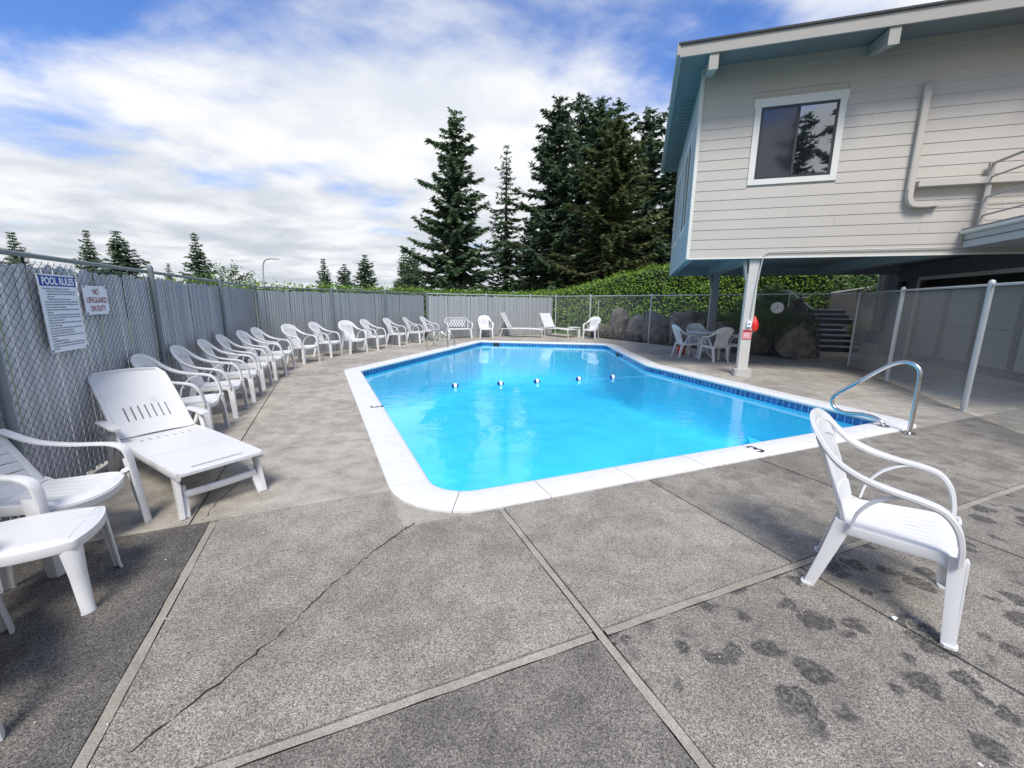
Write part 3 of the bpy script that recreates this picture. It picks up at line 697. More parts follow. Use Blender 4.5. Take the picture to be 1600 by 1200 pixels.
rules = ['When lifeguards or attendants are not present:', '  • Children age 12 and under must be accompanied by a', '    responsible adult (age 18 and up) at all times at the', '    pool or spa.', '  • Children age 13-17 must not swim alone.', 'Everyone must take a cleansing shower before entering pool.', 'Persons wearing diapers need to wear tight fitting protective', 'coverings to prevent contamination.', 'Diapers must be changed at designated diaper changing area or', 'restrooms.', 'If you have a communicable disease that can be transmitted by', 'water or have been ill with diarrhea or vomiting in the last two', 'weeks, do not use the pool.', 'Persons with seizure, heart or circulatory problems are advised', 'to swim with a buddy.', 'Do not use pool when under the influence of alcohol or drugs.', 'No running or horseplay in the pool area.', 'No food or drink allowed in the pool area.', 'Persons failing to follow rules are subject to removal from the', 'premises.', 'In an EMERGENCY call 911.', 'Location of nearest EMERGENCY phone in the clubhouse lobby.', 'Pool may be closed at any time without notice by order of', 'the HOA.']
for i, t in enumerate(rules): put_text(sg, t, .03+(.02 if t.startswith(' ') else 0), -.113-.0198*i, .0165, 'ink', maxw=.40, bold=.0003)
sg2 = sign('no_lifeguard_sign', 'small white no lifeguard on duty sign with red letters', 7.05, 1.603, .365, .248)
for i, (t, w_) in enumerate((('NO', .085), ('LIFEGUARD', .315), ('ON DUTY', .235))): put_text(sg2, t, .183, -.075-.073*i, .072, 'red', 'CENTER', w_, .0005)

# ------------------------------------------------------------------ the clubhouse
house = empty('house', (HC.x, HC.y, 0), -HTH, 'greige lap sided house on posts with white framed window and deep eaves', 'house')
ZB, ZT, LF, LB = 2.43, 6.05, 8.5, 5.9       # underside of the walls, top, front length, depth
EXP = .19
def lap_boards(length, zs, ze, openings, joints, place, m):
    """lapped boards, each one an object; place(mesh) puts it on its wall (local x along, -y outwards)"""
    z = zs; r = 0
    while z < ze-.02:
        h = min(EXP, ze-z); cuts = [0.03] + sorted(joints.get(r, [])) + [length]; segs = list(zip(cuts, cuts[1:])); o = []
        for a, b in segs:
            parts = [(a, b)]
            for (x0, x1, z0, z1) in openings:
                if z+h > z0+.01 and z < z1-.01:
                    parts = [q for s in parts for q in ((s[0], min(s[1], x0)), (max(s[0], x1), s[1])) if q[1]-q[0] > .02]
            o += parts
        for a, b in o:
            mb = MB(); t0, t1, g_ = .015, .006, .0012
            mb.add([(a+g_, 0, z), (b-g_, 0, z), (b-g_, -t0, z), (a+g_, -t0, z), (a+g_, 0, z+h+.012), (b-g_, 0, z+h+.012), (b-g_, -t1, z+h+.012), (a+g_, -t1, z+h+.012)],
                   [(0, 1, 2, 3), (7, 6, 5, 4), (3, 2, 6, 7), (0, 4, 5, 1), (0, 3, 7, 4), (1, 5, 6, 2)])
            place(mb.obj('siding_board', m, house, False))
        z += h; r += 1
jt = {0: [.62], 2: [3.9, 5.6], 3: [2.55, 6.2], 4: [1.75, 5.0], 6: [3.45, 6.9], 9: [5.4], 12: [2.9, 6.1], 15: [2.62], 16: [4.05], 17: [2.0, 6.4]}
lap_boards(LF, ZB, 6.005, [(.97, 2.47, 3.81, 5.36)], jt, lambda o: None, 'siding')
def place_left(o): o.rotation_euler = (0, 0, -math.pi/2); o.location = (0, LB, 0)       # outward is -x
lap_boards(LB-.03, ZB, 6.005, [(LB-2.6, LB-1.0, 3.3, 5.15), (LB-5.2, LB-3.6, 3.3, 5.15)], {2: [2], 5: [3.3], 8: [1.8]}, place_left, 'siding2')
MB().box(.03, LF, .004, .14, ZB+.02, 6.02).obj('front_wall', 'siding', house, False)
MB().box(.004, .14, .15, LB, ZB+.02, 6.02).obj('side_wall', 'siding2', house, False)
MB().box(-.028, .028+.005, -.028, .11, ZB-.005, 6.0).obj('corner_board', 'trim', house, False)
MB().box(-.026, .05, LB-.06, LB+.03, ZB-.005, 6.0).obj('corner_board', 'siding2', house, False)
# front window
wn = MB().box(.955, 2.485, -.034, -.0, 5.195, 5.345).obj('window', 'trim', house, False); wn['label'] = 'white trimmed sliding window reflecting sky and trees'
MB().box(.975, 1.085, -.030, .0, 3.815, 5.193).obj('casing', 'trim', wn, False); MB().box(2.36, 2.465, -.030, .0, 3.815, 5.193).obj('casing', 'trim', wn, False)
MB().box(1.087, 2.358, -.030, .0, 3.815, 3.915).obj('casing', 'trim', wn, False)
for x0, x1, y in ((1.088, 1.735, -.006), (1.70, 2.357, -.016)):
    fr = MB(); t = .042
    fr.box(x0, x0+t, y-.01, y+.012, 3.917, 5.193).box(x1-t, x1, y-.01, y+.012, 3.917, 5.193).box(x0+t, x1-t, y-.01, y+.012, 3.917, 3.917+t).box(x0+t, x1-t, y-.01, y+.012, 5.193-t, 5.193)
    fr.obj('sash', 'dark', wn, False); MB().box(x0+t-.004, x1-t+.004, y-.001, y+.005, 3.917+t-.004, 5.193-t+.004).obj('pane', 'screen' if x0 < 1.5 else 'glass', wn, False)
for y0 in (1.0, 3.6):                                              # tall windows in the pool side wall
    wn2 = MB().box(-.034, 0, y0-.08, y0+1.68, 5.15, 5.27).obj('window', 'trim', house, False)
    for a, b in ((y0, y0+.09), (y0+1.51, y0+1.6), (y0+.76, y0+.84)): MB().box(-.030, 0, a, b, 3.30, 5.148).obj('casing', 'trim', wn2, False)
    MB().box(-.031, 0, y0-.02, y0+1.62, 3.20, 3.298).obj('sill', 'trim', wn2, False)
    for a, b in ((y0+.092, y0+.758), (y0+.842, y0+1.508)): MB().box(-.012, -.004, a, b, 3.30, 5.148).obj('pane', 'glass', wn2, False)
# eaves: soffits slope down from the wall to the fascia
OF, OL = .80, .50; ZF, ZFT = 5.885, 6.075
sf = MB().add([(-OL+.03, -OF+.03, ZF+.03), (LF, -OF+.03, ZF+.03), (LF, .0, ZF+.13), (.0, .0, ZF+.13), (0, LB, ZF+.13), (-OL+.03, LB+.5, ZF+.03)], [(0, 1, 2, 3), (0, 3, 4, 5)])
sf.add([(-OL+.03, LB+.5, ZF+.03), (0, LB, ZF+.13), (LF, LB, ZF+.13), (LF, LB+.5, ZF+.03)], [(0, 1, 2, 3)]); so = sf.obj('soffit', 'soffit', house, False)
for k in range(26): MB().box(-OL+.05, -.03, 1.2+.2*k-.004, 1.2+.2*k+.004, ZF+.058, ZF+.062).obj('vent_groove', 'dark', so, False) if k < 24 else None
pv = MB(); vd = MB().box(-.011, .011, -.006, .006, -.004, .004).mesh('vent_slot', 'dark', False)
for k in range(110):
    o = link('vent_slot', vd, so); o.location = (-OL+.08+.04*k, -OF+.075, ZF+.030)
MB().box(-OL, LF, -OF, -OF+.035, ZF, ZFT).obj('fascia_board', 'fascia', house, False)
MB().box(-OL+.002, -OL+.035, -OF+.036, LB+.5, ZF, ZFT).obj('fascia_board', 'fascia', house, False)
gu = MB(); gu.box(-OL-.05, -OL-.001, -OF-.02, LB+.5, ZF+.03, ZFT+.035); gu.obj('gutter', 'fascia', house, False)
MB().add([(-OL-.03, -OF-.03, ZFT+.002), (LF, -OF-.03, ZFT+.002), (LF, LB+.53, ZFT+.002), (-OL-.03, LB+.53, ZFT+.002),
          (-OL-.03, -OF-.03, ZFT+.035), (LF, -OF-.03, ZFT+.035), (LF, LB+.53, ZFT+.035), (-OL-.03, LB+.53, ZFT+.035), (2.6, 2.9, 6.9), (LF, 2.9, 6.9)],
         [(0, 3, 2, 1), (0, 1, 5, 4), (2, 3, 7, 6), (3, 0, 4, 7), (4, 5, 9, 8), (6, 7, 8, 9), (7, 4, 8), (1, 2, 6, 9, 5)]).obj('roof', 'roof', house, False)
for u in (.005, 2.65, 5.3):                                        # beam ends that carry the eave
    mb = MB(); w_ = .155
    mb.add([(u, .0, 5.83), (u, -.70, 5.66), (u, -.775, 5.605+.02), (u, -.775, ZF-.002), (u, 0, ZF+.10), (u+w_, .0, 5.83), (u+w_, -.70, 5.66), (u+w_, -.775, 5.625), (u+w_, -.775, ZF-.002), (u+w_, 0, ZF+.10)],
           [(0, 1, 2, 3, 4), (9, 8, 7, 6, 5), (0, 5, 6, 1), (1, 6, 7, 2), (2, 7, 8, 3), (3, 8, 9, 4), (4, 9, 5, 0)])
    mb.obj('eave_beam', 'fascia', house, False)
# underside
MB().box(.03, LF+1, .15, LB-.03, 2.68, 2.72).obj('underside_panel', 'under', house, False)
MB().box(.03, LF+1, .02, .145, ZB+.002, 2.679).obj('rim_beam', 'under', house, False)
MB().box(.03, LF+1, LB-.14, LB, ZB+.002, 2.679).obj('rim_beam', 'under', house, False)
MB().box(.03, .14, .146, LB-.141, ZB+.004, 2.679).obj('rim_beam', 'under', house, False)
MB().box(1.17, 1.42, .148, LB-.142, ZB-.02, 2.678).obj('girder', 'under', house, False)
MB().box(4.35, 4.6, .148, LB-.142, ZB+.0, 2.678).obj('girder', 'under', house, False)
for v0, v1, nm in ((.03, .21, 0), (4.70, 4.88, 1)):
    pm = 'post' if nm == 0 else 'under'
    MB().box(1.20, 1.39, v0, v1, .14, ZB-.021).obj('support_post', pm, house, False)
    MB().box(1.185, 1.199, v0+.03, v1-.03, .15, ZB-.3).obj('post_trim', 'post', house, False)
    bb = MB(); bb.add([(1.16, v0+.02, 2.0), (1.185, v0+.02, 2.0), (1.14, v0+.02, ZB-.022), (1.09, v0+.02, ZB-.022), (1.16, v1-.02, 2.0), (1.185, v1-.02, 2.0), (1.14, v1-.02, ZB-.022), (1.09, v1-.02, ZB-.022)], [(0, 1, 2, 3), (7, 6, 5, 4), (0, 4, 5, 1), (1, 5, 6, 2), (2, 6, 7, 3), (3, 7, 4, 0)])
    bb.obj('knee_brace', 'under', house, False)
    mb = MB().prism([V((1.13, v0-.06)), V((1.17, v0-.09)), V((1.42, v0-.09)), V((1.46, v0-.06)), V((1.46, v1+.06)), V((1.13, v1+.06))], -.02, .145); fo = mb.obj('concrete_footing', 'step', house, False)
MB().box(.03, LF, -.035, -.021, ZB-.012, ZB+.022).obj('base_flashing', 'trim', house, False)
mb = MB(); mb.tube(bez([(1.33, -.0, 1.25), (1.36, -.0, 1.8), (1.40, -.01, 2.25), (1.42, -.045, 2.45), (1.50, -.045, 2.535), (1.65, -.045, 2.545)], 5)+[V((4.4, -.045, 2.55)), V((LF, -.045, 2.555))], .012, 8); mb.obj('conduit', 'post', house)
# duct cover on the front wall
dc = MB(); dc.sweep([(3.62, -.065, 5.2), (3.62, -.065, 3.55)], .105, .085, (1, 0, 0), 8, sq=.3); du = dc.obj('duct_cover', 'siding', house, True, 40)
MB().sweep([(3.62, -.03, 5.27), (3.62, -.06, 5.25), (3.62, -.066, 5.05)], .115, .09, (1, 0, 0), 8, sq=.3).obj('duct_cap', 'siding', du, True, 40)
MB().sweep(bez([(3.62, -.066, 3.56), (3.625, -.066, 3.42), (3.68, -.066, 3.31), (3.80, -.066, 3.285), (3.96, -.066, 3.285)], 4), .12, .092, (0, -1, 0), 8, sq=.3).obj('duct_elbow', 'siding', du, True, 40)
MB().sweep([(3.96, -.06, 3.285), (4.07, -.06, 3.285)], .085, .07, (0, -1, 0), 8, sq=.3).obj('duct_end', 'siding', du, True, 40)
MB().box(3.70, LF, -.15, -.022, 3.59, 3.69).obj('wall_duct', 'siding', du, False)
mb = MB(); mb.tube([(4.07, -.05, 3.29), (5.2, -.04, 3.30), (6.5, -.04, 3.32)], .008, 6); mb.obj('refrigerant_line', 'post', du)
# balcony
bal = MB().box(4.56, LF, -3.4, -.03, 2.535, 2.775).obj('balcony', 'siding2', house, False)
MB().box(4.535, 4.558, -3.4, -.03, 2.655, 2.66).obj('fascia_groove', 'dark', bal, False)
MB().sweep([(4.53, -.02, 2.80), (4.53, -3.4, 2.80)], .085, .07, (1, 0, 0), 8, sq=.6).obj('edge_gutter', 'trim', bal, True, 40)
MB().box(4.50, LF, -3.4, -.03, 2.84, 2.86).obj('balcony_floor', 'fascia', bal, False)
rl = MB().box(4.66, 4.74, -.12, -.07, 2.86, 3.92).obj('railing_post', 'fascia', bal, False)
for z in (3.90, 3.68, 3.36, 3.06):
    MB().tube([(4.70, -.09, z), (4.70, -3.3, z)], .022 if z > 3.8 else .015, 8).obj('railing_bar', 'fascia', bal)
MB().box(4.66, 4.74, -3.3, -3.22, 2.86, 3.92).obj('railing_post', 'fascia', bal, False)
# lower storey
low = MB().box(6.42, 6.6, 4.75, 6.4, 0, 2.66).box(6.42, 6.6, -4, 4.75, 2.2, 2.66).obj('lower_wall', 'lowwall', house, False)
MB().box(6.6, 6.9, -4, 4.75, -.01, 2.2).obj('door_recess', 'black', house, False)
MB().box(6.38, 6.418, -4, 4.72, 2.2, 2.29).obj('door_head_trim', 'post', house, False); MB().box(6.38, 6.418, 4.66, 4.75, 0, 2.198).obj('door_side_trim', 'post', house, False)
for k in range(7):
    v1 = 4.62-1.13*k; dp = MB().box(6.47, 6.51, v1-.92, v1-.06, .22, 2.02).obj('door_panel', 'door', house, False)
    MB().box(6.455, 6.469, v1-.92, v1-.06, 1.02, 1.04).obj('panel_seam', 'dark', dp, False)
MB().box(6.3, 6.42, 6.28, 6.42, 0, 2.66).obj('corner_post', 'post', house, False); MB().box(6.2, 6.27, 6.35, 6.42, 0, 2.66).obj('corner_post', 'post', house, False)
MB().box(6.3, 6.4, 5.3, 5.5, 1.85, 2.2).obj('wall_lamp', 'black', house, False)
MB().box(6.02, 6.28, 5.9, 6.4, 0, .35).obj('plinth', 'step', house, False); MB().box(6.08, 6.41, 5.5, 6.38, .352, .72).obj('plinth', 'lowwall', house, False)
MB().box(LF, LF+.15, -3.4, LB, 0, 6.0).obj('end_wall', 'siding', house, False)

# things on the support post
def hpt(u, v, z): p = hw(u, v); return (p.x, p.y, z)
ph = empty('post_telephone', hpt(1.31, -.0, 1.10), -HTH, 'small white outlet box with cord on the front support post', 'wall box')
MB().box(-.035, .045, -.02, .029, -.06, .06).obj('housing', 'whitep', ph, False); MB().lathe([(.022, 0), (.022, .02), (.012, .03)], n=12).obj('round_socket', 'galvd', ph).rotation_euler = (math.pi/2, 0, 0)
ws = empty('warning_sign', hpt(1.30, .022, .88), -HTH, 'faded red and white notice on the front support post', 'sign')
MB().box(-.085, .085, -.004, .004, -.10, .10).obj('panel', 'pinkred', ws, False); MB().box(-.08, .08, -.0055, -.0042, .055, .09).obj('header_band', 'red', ws, False)
for k in range(3): MB().box(-.065, .065-.02*(k % 2), -.0055, -.0042, .02-.035*k-.008, .02-.035*k+.004).obj('text_line', 'signw', ws, False)
bg_ = empty('ring_buoy_bag', hpt(1.43, .08, 1.10), -HTH, 'red rescue bag hanging on the far side of the front support post', 'bag')
mb = MB(); mb.lathe([(.02, -.16), (.07, -.13), (.085, -.05), (.07, .05), (.03, .12), (.012, .16)], n=12); mb.obj('bag', 'redp', bg_)
mb = MB(); mb.tube(bez([(-.02, 0, .15), (-.035, 0, .2), (-.035, 0, .24)], 3), .006, 5); mb.obj('strap', 'redp', bg_)
ck = empty('wall_clock', (7.25, 11.62+.95, 1.33), 0, 'round white clock hanging on the wire fence by the boulders', 'clock')
cd = (V((0, 0))-V((7.25, 12.5))).normalized(); ck.location = (FL[4].x+(FL[5].x-FL[4].x)*.72-.10, FL[4].y+(FL[5].y-FL[4].y)*.72-.05, 1.42); ck.rotation_euler = (math.pi/2, 0, math.atan2(cd.y, cd.x)+math.pi/2)
MB().lathe([(.16, -.02), (.165, 0), (.16, .02), (.145, .022)], n=28).obj('case', 'trim', ck); MB().lathe([(.144, .0215), (.144, .0235)], n=28).obj('dial', 'whitep', ck)
MB().box(-.006, .006, -.01, .08, .0245, .0265).obj('hand', 'black', ck, False); h_ = MB().box(-.005, .005, -.01, .11, .0275, .029).obj('hand', 'black', ck, False); h_.rotation_euler = (0, 0, 2.0)

# ------------------------------------------------------------------ steps and bank on the right
st = empty('garden_stairs', hpt(4.55, 6.35, 0), -HTH, 'concrete garden steps with pale treads climbing beside the lower storey', 'stairs')
for k in range(5):
    MB().box(0, 1.42, .34*k, 3.2, (.165*k if k else -.05), .165*(k+1)-.03).obj('riser', 'riser', st, False); MB().box(-.02, 1.44, .34*k-.02, .34*k+.34, .165*(k+1)-.029, .165*(k+1)+.018).obj('tread', 'step', st, False)
for k in range(3): MB().box(.85+.0, 1.9, 1.9+.34*k, 3.2, .83+.165*k, .83+.165*(k+1)).obj('riser', 'riser', st, False); MB().box(.83, 1.92, 1.88+.34*k, 2.2+.34*k, .83+.165*(k+1)+.001, .83+.165*(k+1)+.03).obj('tread', 'step', st, False)
hrail = empty('stair_rail', hpt(4.6, 6.6, 0), -HTH, 'dark mesh stair guard with sloping rail behind the clock', 'railing')
for x, y, z0, z1 in ((.0, -.1, .2, 1.35), (-.25, 1.6, .7, 2.0), (-.35, 2.6, .7, 2.05)): MB().tube([(x, y, z0), (x, y, z1)], .025, 8).obj('post', 'galv' if y > 0 else 'galvd', hrail)
MB().tube([(0, -.1, 1.35), (-.25, 1.6, 2.0)], .022, 8).obj('rail', 'galv', hrail); MB().tube([(-.25, 1.6, 2.0), (-.35, 2.6, 2.05)], .022, 8).obj('rail', 'galv', hrail)
v, f = chainlink(V((0, -.1)), V((-.35, 2.6)), 1.30, .05, .0016, .72); tag(link('chain_link_mesh', fast_mesh('chain_link_mesh', v, f, 'wired'), hrail), kind='stuff')
rwl = empty('retaining_wall', hpt(4.4, 9.6, 0), -HTH, 'dark concrete retaining wall above the garden steps', 'wall')
MB().add([(-.6, 0, 0), (3.6, 0, 0), (3.6, 0, 2.3), (-.6, 0, 1.5), (-.6, .3, 0), (3.6, .3, 0), (3.6, .3, 2.3), (-.6, .3, 1.5)], [(0, 1, 2, 3), (7, 6, 5, 4), (0, 4, 5, 1), (1, 5, 6, 2), (2, 6, 7, 3), (3, 7, 4, 0)]).obj('face', 'retain', rwl, False)
MB().add([(-.62, -.03, 1.502), (3.6, -.03, 2.302), (3.6, .33, 2.302), (-.62, .33, 1.502), (-.62, -.03, 1.54), (3.6, -.03, 2.34), (3.6, .33, 2.34), (-.62, .33, 1.54)], [(3, 2, 1, 0), (4, 5, 6, 7), (0, 1, 5, 4), (1, 2, 6, 5), (2, 3, 7, 6), (3, 0, 4, 7)]).obj('cap', 'step', rwl, False)

def boulder(name, loc, size, seed, label, rz=0.):
    r_ = random.Random(seed); bm = bmesh.new(); bmesh.ops.create_icosphere(bm, subdivisions=5, radius=1.)
    planes = [(V((r_.gauss(0, 1), r_.gauss(0, 1), r_.gauss(.2, .8))).normalized(), r_.uniform(.62, .92)) for _ in range(13)]
    for v in bm.verts:
        p = v.co.copy()
        for n, d in planes:
            k = p.dot(n)-d
            if k > 0: p -= n*k*.97
        q = p*1.4+V((seed*3.1, seed*1.7, 0)); p *= 1+.20*noise.fractal(q, .9, 2.1, 6)-.10*abs(noise.noise(q*2.3))+.025*noise.noise(q*9)
        v.co = V((p.x*size[0], p.y*size[1], p.z*size[2]))
    me = bpy.data.meshes.new(name); bm.to_mesh(me); bm.free(); me.shade_smooth(); o = link(name, me, None, 'rock'); o.location = loc; o.rotation_euler = (0, 0, rz)
    return tag(o, label, 'boulder', 'boulders behind the wire fence')
def fpt(t, k):
    """point beyond the far wire fence: t along from its far corner, k metres behind"""
    a, b = (FL[3], FL[4]) if t < 1 else (FL[4], FL[5]); q = a+(b-a)*(t if t < 1 else t-1); d = (b-a).normalized(); return q+V((-d.y, d.x))*k
for t, k, sz, sd_, lb in ((.40, .75, (.75, .55, .40), 1, 'low brown boulder behind the lone armchair by the wire fence'), (.60, .85, (.75, .65, .85), 2, 'tilted grey boulder right behind the lone armchair'),
                          (.80, .85, (.85, .6, .75), 3, 'lumpy grey boulder left of the second bare fence post'), (.97, .75, (.65, .6, .95), 4, 'peaked grey boulder touching the second bare fence post'),
                          (1.16, .85, (.95, .75, 1.0), 5, 'big flat faced grey boulder left of the patio table'), (1.36, .95, (.6, .6, .72), 6, 'brown boulder behind the left patio chair'), (1.52, 1.0, (.8, .6, .68), 7, 'brown boulder behind the patio table')):
    p = fpt(t, k); boulder('boulder', (p.x, p.y, sz[2]*.42), sz, sd_, lb, sd_*.7)
for x, y, sz, sd_, lb in ((7.35, 14.2, (.8, .7, .62), 8, 'dark boulder just right of the front support post'), (7.95, 13.7, (.85, .65, .70), 9, 'dark boulder left of the largest one, right of the post'), (8.68, 12.6, (1.0, .6, .70), 11, 'largest rounded dark boulder beside the garden steps')):
    boulder('boulder', (x, y, sz[2]*.45), sz, sd_, lb, sd_*.7)
p = hw(4.2, 6.6); boulder('boulder', (p.x, p.y, 1.0), (.40, .4, .7), 12, 'upright brown rock under the clock', .3)

# ------------------------------------------------------------------ vegetation
def foliage_shell(n, shape, lw, ll, m, name, jit=.5, up=.3):
    """shape(n) -> points, outward normals; small leaves spread over a shell"""
    c, nr = shape(n); t = np.cross(nr+rng.normal(size=c.shape)*jit, rand_unit(n)); t /= np.linalg.norm(t, axis=1, keepdims=True)+1e-9
    nn = nr+rng.normal(size=c.shape)*jit; nn[:, 2] += up; s = np.cross(nn, t); s /= np.linalg.norm(s, axis=1, keepdims=True)+1e-9
    k = rng.uniform(.6, 1.3, (n, 1)); return leaves_mesh(name, c, t*ll*k, s*lw*k, m)
def hedge(path, width, label, dens, m='laurel'):
    root = empty('laurel_hedge', (path[0][0], path[0][1], 0), 0, label, 'hedge'); O = V((path[0][0], path[0][1], 0)); core = MB(); Cc, Nn = [], []
    P = []
    for a, b in zip(path, path[1:]):
        k = max(1, int(math.hypot(b[0]-a[0], b[1]-a[1])/.5))
        for i in range(k): P.append(tuple(a[q]+(b[q]-a[q])*i/k for q in range(4)))
    P.append(path[-1]); prev = None
    for i, (x, y, z0, z1) in enumerate(P):
        j = min(i+1, len(P)-1); i0 = max(0, j-1); d = V((P[j][0]-P[i0][0], P[j][1]-P[i0][1])).normalized(); n = V((-d.y, d.x)); hw_ = width/2
        wob = .12*noise.noise(V((x*.7, y*.7, 3)))
        ring = [(x-O.x+n.x*s*hw_*.82, y-O.y+n.y*s*hw_*.82, z) for s, z in ((-1, z0-.3), (-1, z1-.35+wob), (-.5, z1-.14+wob), (.5, z1-.14+wob), (1, z1-.35+wob), (1, z0-.3))]
        if prev:
            core.add(prev+ring, [(q, q+1, q+7, q+6) for q in range(5)])
            for side, cnt in ((-1, dens), (0, dens*.8), (1, dens*.25)):
                if side: cnt = cnt*(z1-z0)
                m_ = int(cnt*.5); tt = rng.random(m_); px0, py0 = P[i-1][0]-O.x, P[i-1][1]-O.y
                bx, by = px0+(x-O.x-px0)*tt, py0+(y-O.y-py0)*tt; zt = P[i-1][3]+(z1-P[i-1][3])*tt
                lump = np.array([noise.noise(V((a*1.3, b*1.3, 1.))) for a, b in zip(bx, by)])
                if side:
                    zz = z0-.2+(zt-z0+.1)*rng.random(m_)**.9; dep = rng.random(m_)**2*.22; lz = np.array([noise.noise(V((a*1.6, b*1.6, c_*1.6))) for a, b, c_ in zip(bx, by, zz)])
                    off_ = side*(hw_*(1-.25*np.clip((zz-zt+.35)/.35, 0, 1))+lz*.16-dep); Cc.append(np.stack([bx+n.x*off_, by+n.y*off_, zz], 1)); Nn.append(np.tile([n.x*side, n.y*side, .25], (m_, 1)))
                else:
                    ss = rng.uniform(-1, 1, m_); Cc.append(np.stack([bx+n.x*ss*hw_, by+n.y*ss*hw_, zt-.12*ss**2*2+lump*.10+rng.normal(0, .05, m_)+(rng.random(m_) < .06)*rng.random(m_)*.22], 1)); Nn.append(np.tile([0, 0, 1.], (m_, 1)))
        prev = ring
    core.obj('core', 'core', root, False); Cc, Nn = np.concatenate(Cc), np.concatenate(Nn)
    tag(link('leaves', foliage_shell(len(Cc), lambda n: (Cc, Nn), .027, .058, m, 'leaves', .6), root), kind='stuff')
hedge([(-9.3, 10.5, -.2, 1.95), (-6.2, 16.5, -.2, 2.0), (-4.4, 19.6, -.2, 2.05), (-1.5, 22.4, -.2, 2.0)], 1.3, 'low laurel hedge peeping over the left hand fences', 260)
hedge([(-1.2, 22.9, -.2, 2.0), (2.3, 23.6, .0, 2.10), (4.0, 22.8, .2, 2.5), (6.0, 21.4, .5, 3.05), (8.4, 19.6, .7, 3.55), (11, 17.9, .9, 3.9), (12.6, 17.0, 1.0, 3.9)], 1.7, 'tall bright laurel hedge climbing the bank behind the wire fence', 420)
def bush(name, loc, r, n, m, label, lw=.03, ll=.06, spiky=False, cat='shrub'):
    root = empty(name, loc, random.uniform(0, 6), label, cat, 'shrubs on the bank')
    u = rand_unit(n); u[:, 2] = np.abs(u[:, 2]); R_ = np.array([noise.noise(V((*(a*1.8+loc[0]),))) for a in u])
    if spiky:
        base = rng.normal(size=(n, 3))*np.array(r)*.42; base[:, 2] = np.abs(base[:, 2])*.5; dirs = u*np.array([.8, .8, 1.1])+[0, 0, .25]; dirs /= np.linalg.norm(dirs, axis=1, keepdims=True)
        ln = rng.uniform(.25, .5, (n, 1))*r[2]; sd2 = np.cross(dirs, rand_unit(n)); sd2 /= np.linalg.norm(sd2, axis=1, keepdims=True); me_ = leaves_mesh('leaves', base+dirs*ln, dirs*ln, sd2*lw*.5, m)
    else:
        dep = 1-rng.random(n)**2.5*.5; c = u*np.array(r)*(dep*(1+.28*R_))[:, None]; me_ = foliage_shell(n, lambda k: (c, u), lw, ll, m, 'leaves', .7)
        sp = MB(); bm = bmesh.new(); bmesh.ops.create_icosphere(bm, subdivisions=2, radius=1.)
        for v in bm.verts: v.co = V((v.co.x*r[0]*.72, v.co.y*r[1]*.72, max(-.1, v.co.z)*r[2]*.72))
        me2 = bpy.data.meshes.new('core'); bm.to_mesh(me2); bm.free(); link('core', me2, root, 'core')
    tag(link('leaves', me_, root), kind='stuff'); return root
bl = [(.62, 1.9, (.8, .7, .55), 'grassb', True, 'grassy clump above the tilted boulder'), (.85, 2.0, (.9, .8, .6), 'grassb', True, 'grassy clump above the lumpy boulder'), (1.02, 2.1, (.7, .7, .6), 'shrub', False, 'small leafy shrub above the peaked boulder'),
      (1.14, 2.3, (.75, .75, .95), 'shrub', False, 'rounded shrub above the big flat faced boulder'), (1.27, 2.0, (.9, .8, .85), 'grassb', True, 'long leaved clump left of the rear support post'), (1.40, 2.5, (.8, .8, 1.1), 'shrub', False, 'dark shrub right of the rear support post'),
      (1.47, 1.9, (.9, .8, .8), 'grassb', True, 'long leaved clump behind the patio table'), (1.60, 2.3, (.8, .8, 1.0), 'shrub', False, 'dark leafy shrub behind the front support post'), (1.55, 1.55, (.8, .7, 1.0), 'grassb', True, 'large grassy clump between the front support post and the clock')]
for t, k, r, m, sp_, lb in bl:
    p = fpt(t, k); bush('bank_shrub', (p.x, p.y, max(.3, terrain(p.x, p.y)-.1)), r, 2200, m, lb, .02 if sp_ else .028, .05, sp_)
for x, y, z, r, m, lb in ((13.2, 19.0, 2.6, (1.4, 1.2, 1.1), 'shruby', 'yellow green shrub high on the bank above the steps'), (15.6, 18.4, 2.7, (1.5, 1.2, 1.1), 'shruby', 'yellowish shrub at the right end of the bank top'), (14.2, 16.9, 1.9, (1.6, 1.2, 1.1), 'grassb', 'dark grassy mass above the retaining wall'), (16.8, 16.4, 2.0, (1.5, 1.2, 1.2), 'grassb', 'grassy mass above the retaining wall by the corner post'), (10.3, 17.0, 1.2, (1.0, .9, 1.0), 'shrub', 'dark shrub behind the stair guard')):
    bush('bank_shrub', (x, y, z), r, 3500, m, lb, .035, .09, False)

